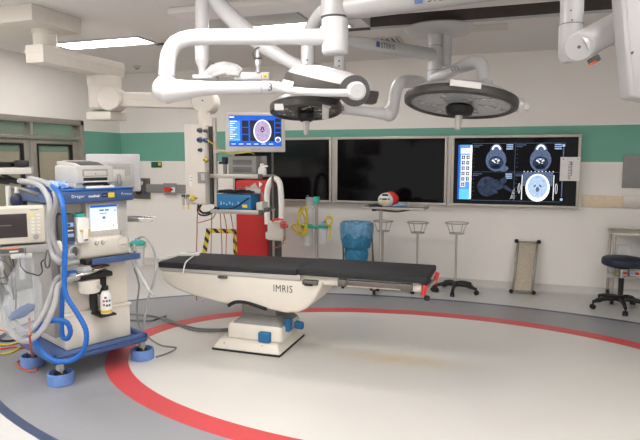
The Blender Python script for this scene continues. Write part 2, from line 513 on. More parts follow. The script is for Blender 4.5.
# lit picture of the right hand display
def sx(u, v): p = on_y(u, v, YW+.012); return p.x, p.z
o = V((0, YW+.0115, 0))
s = MB()
L0, T0 = sx(462, 141); R0, B0 = sx(573, 203)
x0, z1 = sx(460.5, 141); x1, z0 = sx(474.5, 202)
zt = 1.80; zb = 1.105
xl, xr = -.575, .64
xt = xl+.165
s.m('s_black').quad(o, EX, EZ, xl, zb, xr, zt)
s.m('s_cyan').quad(o, EX, EZ, xl, zb+.01, xt, zt-.02, .0004)
s.m('s_blue').quad(o, EX, EZ, xl, zb+.01, xl+.022, zt-.02, .0008)
s.m('s_lblue').quad(o, EX, EZ, xl+.022, zm-.1 if 0 else 1.24, xt-.02, zt-.02, .0006).m('s_white').quad(o, EX, EZ, xl+.03, 1.675, xt-.004, zt-.06, .0008); s.quad(o, EX, EZ, xt-.022, zb+.02, xt, zt-.03, .0008)
for r in range(6):
    for q in range(2):
        if r == 5 and q == 1: continue
        cx, cz = xl+.04+q*.055, 1.60-r*.066
        s.m('s_white').quad(o, EX, EZ, cx-.004, cz-.004, cx+.05, cz+.058, .0008)
        s.m('ink').quad(o, EX, EZ, cx+.004, cz+.006, cx+.042, cz+.05, .0012)
        s.m('s_white').quad(o, EX, EZ, cx+.022, cz+.008, cx+.026, cz+.046, .0014)
        s.m('s_white').quad(o, EX, EZ, cx+.008, cz+.026, cx+.040, cz+.03, .0014)
xm = (xt+xr)/2-.03
zm = (zt+zb)/2+.0
s.m('s_scan')
for a in ((xt+.01, zm-.001, xr-.06, zm+.002), (xm-.002, zb, xm+.002, zt)): s.quad(o, EX, EZ, *a, .0006)
s.quad(o, EX, EZ, xt, zt-.008, xr, zt-.004, .0006); s.quad(o, EX, EZ, xt, zb, xr-.04, zb+.004, .0006)
for (bx, bz) in ((xm-.10, zt-.03), (xr-.12, zt-.03), (xm-.10, zm-.03), (xr-.20, zm-.03)):
    for r in range(3): s.m('s_scanhi').quad(o, EX, EZ, bx, bz-r*.024, bx+.075, bz-r*.024+.012, .0008)
for (bx, bz) in ((xt+.012, zt-.03), (xm+.012, zt-.03), (xt+.012, zm-.028), (xm+.012, zm-.028)):
    for r in range(2): s.m('s_scan').quad(o, EX, EZ, bx, bz-r*.02, bx+.11-.04*r, bz-r*.02+.008, .0008)
for bx in (xt+.02, xm+.02):
    for r in range(5): s.m('s_scan').quad(o, EX, EZ, bx, zm+.06+r*.05, bx+.01, zm+.066+r*.05, .0008); s.quad(o, EX, EZ, bx, zb+.06+r*.05, bx+.01, zb+.066+r*.05, .0008)
# two axial slices at the level of the jaw
for cx in (xt+.28, xm+.285):
    cz = 1.615
    s.m('s_scan').oval(o, EX, EZ, cx, cz-.02, .118, .135, .001); s.oval(o, EX, EZ, cx, cz+.085, .072, .09, .0011)
    s.m('s_haze').oval(o, EX, EZ, cx, cz-.05, .085, .075, .0014)
    s.m('s_white').ring(o, EX, EZ, cx, cz+.065, .062, .098, .022, .0018, a0=.15*PI, a1=.85*PI)
    s.m('s_scanhi').ring(o, EX, EZ, cx, cz-.03, .05, .03, .008, .002, a0=.15*PI, a1=.85*PI)
    s.m('s_white')
    for (ax_, az_, ar_) in ((-.03, -.03, .02), (.028, -.028, .017), (0, -.012, .012), (-.012, -.05, .012), (.02, -.055, .01)): s.oval(o, EX, EZ, cx+ax_, cz+az_, ar_, ar_*.45, .0022, rot=ax_*12)
    s.m('s_haze').oval(o, EX, EZ, cx, cz-.1, .06, .03, .0014)
    if cx < xm: s.m('s_scan').oval(o, EX, EZ, cx+.085, cz-.12, .06, .035, .0009)
# hazy side view
cx, cz = xt+.21, 1.275
s.m('s_haze').oval(o, EX, EZ, cx-.02, cz, .118, .12, .001)
s.oval(o, EX, EZ, cx+.10, cz+.015, .07, .05, .0011); s.oval(o, EX, EZ, cx+.16, cz+.07, .05, .035, .0012, rot=.7); s.oval(o, EX, EZ, cx+.2, cz-.01, .08, .02, .0012, rot=-.6)
s.m('s_haze').oval(o, EX, EZ, cx+.05, cz-.05, .06, .03, .0013, rot=-.4).oval(o, EX, EZ, cx+.06, cz+.06, .05, .02, .0013, rot=.5)
s.m('s_white').add([o+EX*(cx+.245)+EZ*(zb+.025), o+EX*(cx+.30)+EZ*(zb+.03), o+EX*(cx+.295)+EZ*(zb+.16), o+EX*(cx+.27)+EZ*(zb+.12)], [(0, 1, 2, 3)])
# bright brain slice in a head holder
cx, cz = xm+.265, 1.27
s.m('s_scan').quad(o, EX, EZ, cx-.165, cz+.02, cx+.165, cz+.185, .001)
s.m('s_white').oval(o, EX, EZ, cx, cz, .135, .165, .0014)
s.m('s_scanhi').oval(o, EX, EZ, cx, cz+.012, .108, .135, .0018)
s.m('s_scan').oval(o, EX, EZ, cx, cz-.02, .02, .03, .0022); s.oval(o, EX, EZ, cx-.03, cz+.02, .02, .01, .0022, rot=.8); s.oval(o, EX, EZ, cx+.03, cz+.02, .02, .01, .0022, rot=-.8)
s.m('s_white')
for sg in (-1, 1):
    s.quad(o, EX, EZ, cx+sg*.175-.004, zb+.02, cx+sg*.175+.004, cz+.15, .0016)
    s.ring(o, EX, EZ, cx+sg*.205, cz-.01, .014, .06, .005, .0016)
for k in range(9): s.quad(o, EX, EZ, cx-.16+k*.04, cz+.186, cx-.15+k*.04, cz+.196, .0016)
s.m('s_scan').quad(o, EX, EZ, xr-.03, zb+.06, xr-.018, zt-.06, .0008); s.m('s_scanhi').oval(o, EX, EZ, xr-.024, zt-.035, .016, .016, .001); s.oval(o, EX, EZ, xr-.024, zb+.03, .016, .016, .001)
s.build('screen_image', D3, wn=True)
# paper notice stuck to the right edge of that display
n = MB(); px0, pz1 = sx(560.5, 157); px1, pz0 = sx(579, 181)
n.m('paper').box((px0, YW-.004, pz0), (px1, YW-.0006, pz1), .001)
n.m('ink')
for r, (a, b) in enumerate(((.06, .22), (.055, .235), (.08, .2))):
    pass
yy = YW-.0045
n.text('Monitor', .058, ((px0+px1)/2-.018, yy, pz1-.05), (0, 0, -1), (1, 0, 0))
for q in range(14): n.quad((0, yy, 0), EX, EZ, (px0+px1)/2+.012, pz1-.06-q*.012, (px0+px1)/2+.024, pz1-.053-q*.012)
n.oval((0, yy, 0), EX, EZ, px0+.03, pz1-.025, .006, .006); n.oval((0, yy, 0), EX, EZ, px1-.025, pz1-.022, .006, .006)
single(n, 'paper_notice', 'white paper notice with upright lettering taped to the lit display', 'notice')
# steel panel, bumper strip on the right of the wall
p0, p1 = on_y(623.5, 155, YB), on_y(668, 188.5, YB)
b = MB().m('mgrey').box((p0.x, YB-.03, p1.z), (p1.x, YB-.0005, p0.z), .004)
single(b, 'wall_panel', 'square grey steel cover panel on the green stripe at far right', 'panel')
p0, p1 = on_y(580, 195, YB), on_y(622, 208, YB)
b = MB().m('buff').box((.85, YB-.025, p1.z), (p1.x, YB-.0005, p0.z), .005)
b.m('steel').box((p1.x, YB-.026, p1.z), (XR, YB-.0005, p0.z), .005)
single(b, 'wall_rail', 'horizontal bumper rail on the wall right of the lit display', 'rail')
# green sign under the stripe, service trunking with a red socket, steel outlet plate
def wallbox(u0, v0, u1, v1, th, mt, name, label, cat, bev=.003):
    a, c_ = on_y(u0, v0, YB), on_y(u1, v1, YB)
    return MB().m(mt), a, c_
a, c_ = on_y(151.5, 161.8, YB), on_y(162, 167.6, YB)
b = MB().m('signgreen').box((a.x, YB-.012, c_.z), (c_.x, YB-.0005, a.z), .002)
b.m('yellow').box((c_.x-.055, YB-.014, c_.z+.03), (c_.x-.01, YB-.011, a.z-.01))
single(b, 'wall_sign', 'small dark green wall sign with a yellow square below the green stripe', 'sign')
t = thing('service_trunking', 'grey horizontal service trunking with a red and white socket, on the back wall', 'trunking', on_y(165, 190, YB))
a, c_ = on_y(148, 184, YB), on_y(203, 193.5, YB)
MB().m('mgrey').box((a.x, YB-.05, c_.z), (c_.x, YB-.0005, a.z), .004).build('channel', t)
a, c_ = on_y(165.5, 183, YB), on_y(179, 195, YB)
MB().m('mgrey').box((a.x, YB-.062, c_.z), (c_.x, YB-.0501, a.z), .004).build('socket_box', t)
a, c_ = on_y(166.5, 187, YB), on_y(177.5, 192, YB)
s = MB(); dx = (c_.x-a.x)/3
s.m('redplast').box((a.x, YB-.07, c_.z), (a.x+dx, YB-.0621, a.z), .002); s.box((a.x+dx+.004, YB-.07, c_.z), (a.x+2*dx, YB-.0621, a.z), .002)
s.m('whiteplast').box((a.x+2*dx+.004, YB-.07, c_.z), (c_.x, YB-.0621, a.z), .002)
s.m('ink').box((a.x+1.7*dx, YB-.0715, (a.z+c_.z)/2-.01), (a.x+2.5*dx, YB-.0701, (a.z+c_.z)/2+.012))
s.build('socket', t, label='red and white socket')
a, c_ = on_y(133, 178, YB), on_y(151, 199, YB)
t = thing('outlet_plate', 'square steel wall outlet plate with black valve at the left end of the trunking', 'outlet plate', ((a.x+c_.x)/2, YB, c_.z))
MB().m('steel_dark').box((a.x, YB-.03, c_.z), (c_.x-.004, YB-.0005, a.z), .004).build('plate', t)
s = MB().m('black'); p = on_y(141, 192, YB); s.cyl((p.x, YB-.03, p.z), (p.x, YB-.09, p.z), .035, bev=.006)
s.m('dblue'); p = on_y(147, 192.5, YB); s.cyl((p.x, YB-.03, p.z), (p.x, YB-.06, p.z), .025, bev=.004)
s.m('chrome'); p = on_y(143, 183, YB); s.cyl((p.x, YB-.03, p.z), (p.x, YB-.055, p.z), .04, bev=.004)
s.build('valve', t)
# hazard tape
s = MB().m('hazard')
def tape(a, b, w):
    a, b = on_y(*a, YB-.004), on_y(*b, YB-.004)
    d = (b-a).normalized(); q = EY.cross(d)*w/2
    s.add([a-q, b-q, b+q, a+q], [(0, 1, 2, 3)])
    e = V((0, .003, 0)); s.add([a-q+e, b-q+e, b+q+e, a+q+e], [(3, 2, 1, 0)])
tape((206, 230.5), (240, 231.5), .065); tape((208.5, 229), (203.6, 256), .075); tape((234.5, 229), (235.5, 262), .06)
single(s, 'hazard_tape', 'yellow and black striped hazard tape frame on the wall left of the red cabinet', 'tape')
# ceiling fittings
p = on_z(137, 66, ZC)
t = thing('smoke_detector', 'small round white smoke detector on the ceiling at the left', 'detector', (p.x, p.y, ZC))
MB().m('offwhite').lathe([(0, 0), (.055, 0), (.055, -.012), (.035, -.03), (0, -.03)], (p.x, p.y, ZC-.0005)).build('body', t)
MB().m('mgrey').lathe([(0, -.03), (.028, -.03), (.02, -.042), (0, -.042)], (p.x, p.y, ZC-.001)).build('sensor_cap', t)
p = on_z(384, 40.5, ZC)
t = thing('ceiling_vent', 'square ceiling air vent with dark slanted louvres behind the labelled arm', 'vent', (p.x, p.y, ZC))
fr = MB().m('offwhite'); x0, x1, y0, y1 = p.x-.19, p.x+.19, p.y-.17, p.y+.17
for a in ((x0, y0, x1, y0+.03), (x0, y1-.03, x1, y1), (x0, y0, x0+.03, y1), (x1-.03, y0, x1, y1)): fr.box((a[0], a[1], ZC-.012), (a[2], a[3], ZC-.0005), .002)
fr.build('frame', t)
MB().m('dgrey').box((x0+.03, y0+.03, ZC-.004), (x1-.03, y1-.03, ZC-.0005)).build('backing', t)
s = MB().m('lgrey')
for k in range(6): s.box((x0+.045+k*.053, y0+.03, ZC-.012), (x0+.067+k*.053, y1-.03, ZC-.0041), .001)
s.build('louvre', t)
a, c_ = on_z(459, 33, ZC), on_z(508, 22.5, ZC)
b = MB().m('offwhite').box((a.x, c_.y, ZC-.006), (c_.x, c_.y+.28, ZC-.0005), .002)
single(b, 'ceiling_hatch', 'flat rectangular access hatch in the ceiling right of the round light mount', 'hatch')
# ================================================================== PENDANT with service column and equipment shelves
t = thing('ceiling_pendant', 'cream ceiling pendant whose jointed arm carries the service column at left', 'ceiling pendant', (-3.95, 4.05, ZC))
PDZ = 2.735
MB().m('pendant').box((-4.75, 3.72, PDZ), (-3.70, 4.28, ZC-.0005), .006).build('ceiling_plate', t)
q = far(45, 40, 4.95)
nk = MB().m('pendant').cyl((q.x, q.y, 2.56), (q.x, q.y, PDZ-.0005), .098, n=28)
nk.cyl((q.x, q.y, 2.70), (q.x, q.y, PDZ-.0006), .112, n=28)
nk.build('neck', t)
a, b = far(40, 58, 4.75), far(113, 72, 5.62)
za = 2.49
a = V((a.x, a.y, za)); b = V((b.x, b.y, za)); d = (b-a).normalized()
ar = MB().m('pendant').obox((a+b)/2, d, EZ.cross(d), EZ, ((b-a).length+.12, .19, .15), .008)
ar.obox((a+b)/2+V((0, 0, .02)), d, EZ.cross(d), EZ, ((b-a).length+.128, .2, .03), .004)
ar.build('upper_arm', t)
j = far(105, 96, 5.55)
jz = far(110, 100, 5.55).z
jt = MB().m('pendant')
jt.cyl((j.x, j.y, jz-.10), (j.x, j.y, za-.07), .155, n=32, bev=.02)
jt.cyl((j.x, j.y, jz+.13), (j.x, j.y, za-.07), .16, n=32, bev=.006)
jt.box((j.x-.13, j.y-.13, jz-.20), (j.x+.16, j.y+.13, jz-.12), .01)
jt.build('elbow_joint', t)
k1, k2 = far(113, 99.5, 5.45), far(206, 102, 5.5)
ax = V((.3, -1, 0)).normalized()
MB().m('pendant').cyl(k1-ax*.12, k1+ax*.12, .115, n=32, bev=.01).cyl(k1+ax*.12, k1+ax*.126, .012).build('pivot_disc', t)
d = (k2-k1).normalized()
sa = MB().m('pendant').obox((k1+k2)/2, d, ax, d.cross(ax), ((k2-k1).length, .15, .135), .012)
sa.obox((k1+k2)/2+V((0, 0, .005)), d, ax, d.cross(ax), ((k2-k1).length, .158, .03), .003)
sa.build('lower_arm', t)
MB().m('pendant').cyl(k2-ax*.12, k2+ax*.14, .118, n=32, bev=.012).m('dgrey').cyl(k2+ax*.14, k2+ax*.142, .008).build('pivot_disc', t)
# service column
cx, cy = far(201, 165, 5.5).x, far(201, 165, 5.5).y
zt, zb = far(200, 125, 5.5).z, far(200, 204, 5.5).z
hw, hd = .115, .11
MB().m('pendant').cyl((cx+.04, cy, zt), (cx+.04, cy, k2.z-.06), .065, n=24).build('column_neck', t)
col = MB().m('pendant').box((cx-hw, cy-hd, zb), (cx+hw, cy+hd, zt), .01)
col.m('pendant').box((cx-hw+.075, cy-hd-.012, zb+.01), (cx+hw-.004, cy-hd+.001, zt-.008), .006)
col.build('service_column', t)
fy = cy-hd-.012
def onc(u, v): p = on_y(u, v, fy); return p.x, p.z
for (u, v, r, mt, nm) in ((200.5, 130.5, .022, 'dgrey', 'gas_outlet'), (206.5, 131, .016, 'dgrey', 'gas_outlet'), (200.5, 140, .024, 'dblue', 'gas_outlet'), (206.5, 140.3, .022, 'dblue', 'gas_outlet'), (201, 150, .016, 'dgrey', 'gas_outlet'), (206.5, 160, .02, 'yellow', 'gas_outlet')):
    x, z = onc(u, v)
    s = MB().m('chrome').cyl((x, fy+.001, z), (x, fy-.012, z), r+.006, bev=.002).m(mt).cyl((x, fy-.012, z), (x, fy-.045, z), r, r*.85, bev=.004).m('black').cyl((x, fy-.045, z), (x, fy-.048, z), r*.4)
    s.build(nm, t, label={'dgrey': 'dark grey gas outlet', 'dblue': 'blue gas outlet', 'yellow': 'yellow gas outlet'}[mt])
x, z = onc(191, 178); x2, z2 = onc(196.5, 183)
MB().m('paper').box((x-.02, cy-hd-.006, z2-.035), (x+.055, cy-hd+.001, z+.03), .001).m('ink').quad((0, cy-hd-.0065, 0), EX, EZ, x-.01, z, x+.0, z+.008).quad((0, cy-hd-.0065, 0), EX, EZ, x+.02, z, x+.03, z+.008).quad((0, cy-hd-.0065, 0), EX, EZ, x-.01, z-.03, x+.0, z-.022).quad((0, cy-hd-.0065, 0), EX, EZ, x+.02, z-.03, x+.03, z-.022).build('socket_plate', t)
x, z = onc(197.8, 172); x2, z2 = onc(208.2, 183.5)
MB().m('mgrey').box((x, fy-.006, z2), (x2, fy+.001, z), .002).m('lgrey').box((x+.04, fy-.012, z2+.03), (x2-.03, fy-.0055, z-.015), .002).build('data_plate', t)
for u in (183.5, 188):
    p = on_y(u, 198, fy-.02)
    MB().m('chrome').cyl((p.x, p.y, p.z+.02), (p.x, p.y, p.z-.07), .011).cyl((p.x, p.y, p.z), (p.x+.1, p.y+.03, p.z+.002), .009).m('dgrey').cyl((p.x-.015, p.y, p.z+.02), (p.x+.015, p.y, p.z+.02), .014).m('yellow').cyl((p.x, p.y, p.z-.07), (p.x, p.y, p.z-.11), .007).build('hose_coupling', t)
x, z = onc(193, 198)
MB().m('yellow').sphere((x, fy-.02, z), .03).m('chrome').cyl((x, fy-.0, z), (x, fy-.06, z), .012).build('flow_valve', t, label='yellow flow valve')
# rails and shelves on its right
r0 = far(211.5, 165, 5.45); r1 = far(215, 165, 5.42)
MB().m('dgrey').box((r0.x-.012, r0.y-.03, zb+.0), (r0.x+.022, r0.y+.05, zt-.02), .003).build('rail', t, label='dark rail')
MB().m('steel').cyl((r1.x+.005, r1.y, far(215, 211, 5.42).z), (r1.x+.005, r1.y, far(215, 118, 5.42).z), .021, n=16, bev=.003).build('rail', t, label='bright steel rail')
s1a = far(215, 174.5, 5.42); sh_x1 = far(264, 176, 5.3)
def shelf(zv, nm):
    z = zv
    s = MB().m('steel').box((r1.x-.03, r1.y-.03, z-.016), (sh_x1.x, r1.y+.30, z+.0), .004)
    s.box((r1.x-.035, r1.y-.05, z-.03), (sh_x1.x+.005, r1.y-.03, z+.012), .006)
    s.m('dgrey').box((sh_x1.x-.03, r1.y-.052, z-.034), (sh_x1.x+.012, r1.y-.02, z+.014), .006)
    return s.build(nm, t)
z1s, z2s = far(240, 175, 5.4).z, far(240, 210.5, 5.4).z
shelf(z1s, 'shelf'); shelf(z2s, 'shelf')
u3 = far(268, 190, 5.45)
for xx in (sh_x1.x-.02,):
    MB().m('steel_dark').cyl((xx, r1.y+.28, z2s-.0), (xx, r1.y+.28, far(268, 148, 5.5).z), .012).build('shelf_post', t)
zm_ = far(240, 151.5, 5.42).z
MB().m('lgrey').cyl((r1.x, r1.y-.01, zm_-.0), (r1.x+.26, r1.y+.10, zm_-.0), .018).cyl((r1.x+.26, r1.y+.10, zm_), (r1.x+.26, r1.y+.10, zm_+.1), .03).build('monitor_bracket', t)
PEN = dict(fy=r1.y-.05, y0=r1.y, x0=r1.x, x1=sh_x1.x, z1=z1s, z2=z2s)
# surgical navigation monitor on the pendant
mc = far(255.5, 132.5, 5.25)
mw = .56; mh = .365; ang = math.radians(26)
mx = V((math.cos(ang), math.sin(ang), 0)); mn = V((math.sin(ang), -math.cos(ang), 0))
t = thing('navigation_monitor', 'white monitor with a blue screen and purple brain scan on the pendant', 'monitor', (mc.x, mc.y, mc.z-mh/2))
s = MB().m('offwhite')
s.obox(mc-mn*.03, mx, -mn, EZ, (mw, .05, mh), .012)
s.obox(mc-mn*.08, mx, -mn, EZ, (mw*.6, .06, mh*.6), .02)
s.build('housing', t)
MB().m('offwhite').tube([mc-mn*.08+V((0, 0, -.1)), mc-mn*.10+V((0, 0, -.16)), V((r1.x+.26, r1.y+.1, zm_+.05))], .02, raw=True).build('mount', t)
so = mc-mn*.0045
s = MB().m('s_blue'); X0, X1, Z0, Z1 = -.245, .245, -.13, .158
s.quad(so, mx, EZ, X0, Z0, X1, Z1)
s.m('s_lblue').quad(so, mx, EZ, X0, Z0+.05, X0+.10, Z1-.05, .0005)
s.m('s_white')
for k in range(9): s.quad(so, mx, EZ, X0+.008, Z0+.07+k*.02, X0+.035+.02*((k*7) % 3), Z0+.076+k*.02, .001)
s.quad(so, mx, EZ, X0+.006, Z1-.022, X0+.05, Z1-.012, .001)
for k in range(6): s.quad(so, mx, EZ, X0+.02+k*.07, Z0+.02, X0+.06+k*.07, Z0+.026, .001)
s.m('s_green').quad(so, mx, EZ, X0+.045, Z0+.062, X0+.1, Z0+.069, .0011)
s.m('s_dark').quad(so, mx, EZ, -.05, Z0+.05, .175, Z1-.045, .0005)
for k in range(3): s.quad(so, mx, EZ, -.125, Z0+.05+k*.066, -.065, Z0+.108+k*.066, .0005)
for k in range(4): s.quad(so, mx, EZ, .185, Z0+.09+k*.045, .238, Z0+.125+k*.045, .0005)
s.m('s_white').oval(so, mx, EZ, .065, .012, .084, .108, .001)
s.m('s_brain').oval(so, mx, EZ, .065, .012, .074, .098, .0015)
s.m('s_dark').oval(so, mx, EZ, .055, .035, .006, .022, .002, rot=-.35); s.oval(so, mx, EZ, .075, .035, .006, .022, .002, rot=.35); s.oval(so, mx, EZ, .065, .01, .012, .006, .002)
s.m('s_white').oval(so, mx, EZ, .21, Z0+.065, .028, .026, .001)
s.m('s_scan').oval(so, mx, EZ, .21, Z0+.06, .02, .018, .0014)
s.build('screen', t, wn=True)
MB().m('dgrey').text('Medtronic', .018, mc-mn*.0045+mx*-.04+EZ*-.16, mx, EZ).build('lettering', t, wn=True)
# boxes on the shelves
def onp(u, v, y): return on_y(u, v, y)
y = PEN['y0']+.0
a, c_ = on_y(228, 156, y), on_y(256, 173, y)
t = thing('camera_control_unit', 'grey ventilated equipment box on the upper pendant shelf under the monitor', 'equipment box', ((a.x+c_.x)/2, y+.12, PEN['z1']))
z0 = PEN['z1']+.001; 
MB().m('mgrey').box((a.x, y, z0), (c_.x, y+.26, a.z), .006).build('case', t)
s = MB().m('dgrey'); h = a.z-z0
for zz in (z0+.16*h, z0+.56*h):
    for k in range(4): s.box((a.x+.05, y-.002, zz+k*.012), (c_.x-.04, y+.001, zz+k*.012+.007))
s.build('vent_grille', t)
s = MB().m('navy'); p = on_y(225, 162, y+.02)
s.cyl((p.x, p.y, p.z+.05), (p.x, p.y, p.z-.02), .03, bev=.006).box((p.x-.06, p.y-.02, p.z-.02), (p.x+.02, p.y+.02, p.z+.005), .005).m('mgrey').cyl((p.x-.0, p.y, z0), (p.x, p.y, p.z-.02), .02)
single(s, 'positioning_clamp', 'small dark blue clamp device beside the grey ventilated box on the upper shelf', 'device')
p = on_y(262, 165, y+.05)
s = MB().m('whiteplast').lathe([(0, 0), (.042, 0), (.042, .05), (.03, .075), (.02, .08), (.02, .11), (0, .11)], (p.x, p.y, z0)).box((p.x, p.y-.008, z0+.078), (p.x+.06, p.y+.008, z0+.094), .004)
single(s, 'spray_bottle', 'small white plastic bottle right of the grey ventilated box on the upper shelf', 'bottle')
z0 = PEN['z2']+.001
a, c_ = on_y(217.5, 194, y), on_y(252, 210, y)
t = thing('cable_crate', 'bright blue equipment case on the lower pendant shelf under black cables', 'case', ((a.x+c_.x)/2, y+.1, z0))
MB().m('pedal').box((a.x, y-.02, z0), (c_.x, y+.2, a.z), .006).build('case', t)
s = MB().m('lblue')
for k in range(8): s.box((a.x+.04+k*.031, y-.0215, z0+.05+.01*(k % 2)), (a.x+.055+k*.031, y-.0195, z0+.085-.01*(k % 3)), .0)
s.m('yellow').box((c_.x-.09, y-.0215, z0+.03), (c_.x-.04, y-.0195, z0+.06))
s.build('label_strip', t)
ztop = a.z+.001
s = MB().m('black')
for k in range(9):
    x = a.x+.02+random.random()*.25; yy = y+random.random()*.12
    pts = [V((x, yy, ztop+.015))]
    for q in range(4): pts.append(V((min(max(x+random.uniform(-.12, .14), a.x), c_.x), y+random.uniform(0, .15), ztop+random.uniform(.012, .035))))
    s.tube(pts, .009, 8)
s.tube([V((c_.x-.02, y-.03, ztop-.03)), V((a.x+.2, y-.035, z0+.03)), V((a.x+.1, y-.04, z0+.012)), V((a.x+.02, y-.03, z0+.012))], .006, 8)
single(s, 'cable_bundle', 'tangle of black cables lying on the bright blue case', 'cables')
a, c_ = on_y(243, 191, y+.0), on_y(263, 197, y)
s = MB().m('offwhite').obox(((c_.x-.055), y+.1, z0+.042), EX, EY, EZ, (.07, .14, .08), .012)
s.m('dgrey').box((c_.x+.02, y-.03, z0+.0), (c_.x+.07, y+.05, z0+.035), .006)
single(s, 'foot_switch', 'pale grey connector box at the right end of the lower pendant shelf', 'connector box')
p0 = on_y(243, 189.5, y+.1)
s = MB().m('offwhite').obox((on_y(253, 190, y+.15)), V((1, 0, -.1)), EY, V((.1, 0, 1)), (.17, .03, .05), .006)
s.m('mgrey').tube([on_y(240, 192, y+.1), on_y(238, 188, y+.1), on_y(243, 187.5, y+.12), on_y(247, 190, y+.15)], .008, 8)
s.m('mgrey').tube([on_y(262, 192, y+.15), on_y(263, 196, y+.15), on_y(264, 203, y+.12)], .008, 8)
s.cyl(on_y(264, 203, y+.12), V((on_y(264, 203, y+.12).x, y+.12, z0+.09)), .008)
single(s, 'ultrasound_probe', 'pale handheld probe with a cable above the bright blue case', 'probe')
# cables hanging below the pendant
def cable(pts, r, mt, name, label, n=8, step=.03):
    s = MB().m(mt).tube(pts, r, n, step); return single(s, name, label, 'cable')
yc = cy+.02
cable([V((cx+.0, cy, zb+.002)), on_y(199, 209, yc), on_y(203, 213, yc), on_y(210, 212, yc), on_y(216, 208, PEN['y0']), V((r1.x+.06, PEN['y0']-.06, z2s+.02))], .011, 'black', 'power_cable', 'thick black cable looping from the service column to the lower shelf')
cable([V((cx-.04, cy, zb+.002)), on_y(198, 213, yc), on_y(204, 215.5, yc), on_y(212, 213, yc), V((r1.x+.03, PEN['y0']-.062, z2s+.03))], .009, 'black', 'power_cable', 'lower black cable looping under the service column')
yr = 5.25
cable([V((cx-.02, cy+.03, zb+.002)), on_y(197.5, 215, yc), on_y(197, 232, yr), on_y(196.5, 252, yr), on_z(196.5, 300, .006), on_z(203, 301, .006)], .0055, 'cable', 'hanging_cable', 'thin reddish cable hanging straight down from the service column at left')
cable([on_y(216, 212, PEN['y0']+.1), on_y(213, 218, yc), on_y(205, 221, yc), on_y(198, 223, yc)], .0045, 'cable', 'hanging_cable', 'thin reddish cable swagged across below the service column')
for (u0, ub, k) in ((212, 211, 'behind the loop of the black cables'), (220, 222, 'from the left of the lower shelf'), (223, 226, 'crossing another below the lower shelf'), (230, 236, 'slanting right below the lower shelf')):
    dn_ = {212: 205}.get(u0, 211)
    p0 = on_y(u0, 210, PEN['y0']+.12); p0.z = z2s-.017
    cable([p0, on_y((u0+ub)/2+(2 if u0 == 223 else 0), 228, yr), on_y(ub, 252, yr), on_z(ub, 298, .006), on_z(ub+6, 299, .006)], .0045, 'cable', 'hanging_cable', 'thin reddish cable hanging '+k)
cable([on_y(207.5, 140.3, fy-.05), on_y(213, 144, fy-.1), on_y(222, 151, PEN['y0']-.1), on_y(234, 153.5, PEN['y0']-.12), on_y(248, 152.3, PEN['y0']-.06), on_y(254, 154, PEN['y0']+.12)], .006, 'yellowtube', 'gas_hose', 'thin yellow hose sagging from the column outlet under the monitor')
# ================================================================== SURGICAL LIGHTS
def light_head(t, c, axis, R, rimh, cap, lensmat, handle=True, led=True, grip=.11):
    """axis points up out of the white back of the lamp"""
    a = V(axis).normalized()
    MB().m('white').lathe([(R*.985, rimh*.2), (R*.99, rimh*.55), (R*.93, rimh*.8), (R*.8, rimh+cap*.45), (R*.55, rimh+cap*.8), (R*.3, rimh+cap), (0, rimh+cap)], c, a, 48).build('housing', t)
    MB().m('rim').lathe([(R*.86, -.004), (R*.93, -.012), (R*.99, 0), (R*1.0, rimh*.5), (R*.985, rimh*.75), (R*.9, rimh*.78)], c, a, 48).build('rim', t)
    s = MB().m(lensmat).lathe([(0, .001), (R*.87, .001), (R*.87, .012), (0, .012)], c, a, 48)
    if led:
        F = frame_of(a)
        for k in range(6):
            for q in range(5):
                rr = R*(.36+.1*q); tt = 2*PI*(k+.12*q)/6+.2
                p = V(c)+F @ V((rr*math.cos(tt), rr*math.sin(tt), 0))
                s.m('lgrey' if q % 2 else 'mgrey').cyl(p-a*.002, p+a*.004, R*.045, n=8)
    s.build('lens', t)
    if handle:
        MB().m('black').lathe([(R*.2, .0), (R*.25, -.02), (R*.22, -.06), (R*.14, -.075), (0, -.075)], c, a, 24).build('handle_hub', t)
        MB().m('lgrey').cyl(V(c)-a*.07, V(c)-a*(.075+grip), .028, .02, n=16, bev=.005).build('handle', t)
# --- hub on a ceiling shaft with the curved arm to lamp number 3
h = far(335, 38, 3.25)
hx, hy = h.x, h.y
def hz(v): return far(335, v, 3.25).z
t3 = thing('surgical_light', 'white surgical lamp seen edge on, on the curved arm marked 3', 'surgical light', (hx, hy, ZC))
MB().m('white').cyl((hx, hy, hz(54)), (hx, hy, hz(18)), .078, n=32, bev=.012).m('dgrey').cyl((hx, hy, hz(19.2)), (hx, hy, hz(18.6)), .0788, n=32).build('hub', t3)
arch = [far(330, 37, 3.24), far(270, 37, 3.24), far(215, 37, 3.24), far(190, 38, 3.24), far(176, 43, 3.24), far(169, 54, 3.24), far(167, 70, 3.24), far(166.5, 80, 3.24)]
MB().m('white').tube(arch, .046, 18).build('curved_arm', t3)
e = far(166, 89, 3.24)
MB().m('white').sphere(e, .083, 24, (1, .8, .92)).cyl(far(166.5, 78, 3.24), e, .05, .07).m('dgrey').cyl(far(166.5, 77.2, 3.24), far(166.5, 76.7, 3.24), .0475).build('elbow_joint', t3)
sp = [far(166, 91, 3.22), far(190, 89.5, 3.2), far(200, 88.5, 3.2), far(230, 88, 3.19), far(262, 87.5, 3.18)]
MB().m('white').tube(sp, [.075, .05, .038, .037, .037], 18).build('spring_arm', t3)
MB().m('white').cyl(far(262, 87.5, 3.18), far(277, 87.3, 3.18), .039, .034, bev=.004).tube([far(277, 87.3, 3.18), far(284, 88.5, 3.17), far(292, 90.5, 3.14), far(320, 92.5, 3.05), far(352, 93, 3.02)], [.034, .024, .02, .021, .022], 14).build('yoke', t3)
cb = sight(270, 88).normalized()
tx = RT; ty = UP
MB().m('ink').text('3', .062, far(267.5, 90.8, 3.1385), tx, ty).build('lettering', t3, wn=True)
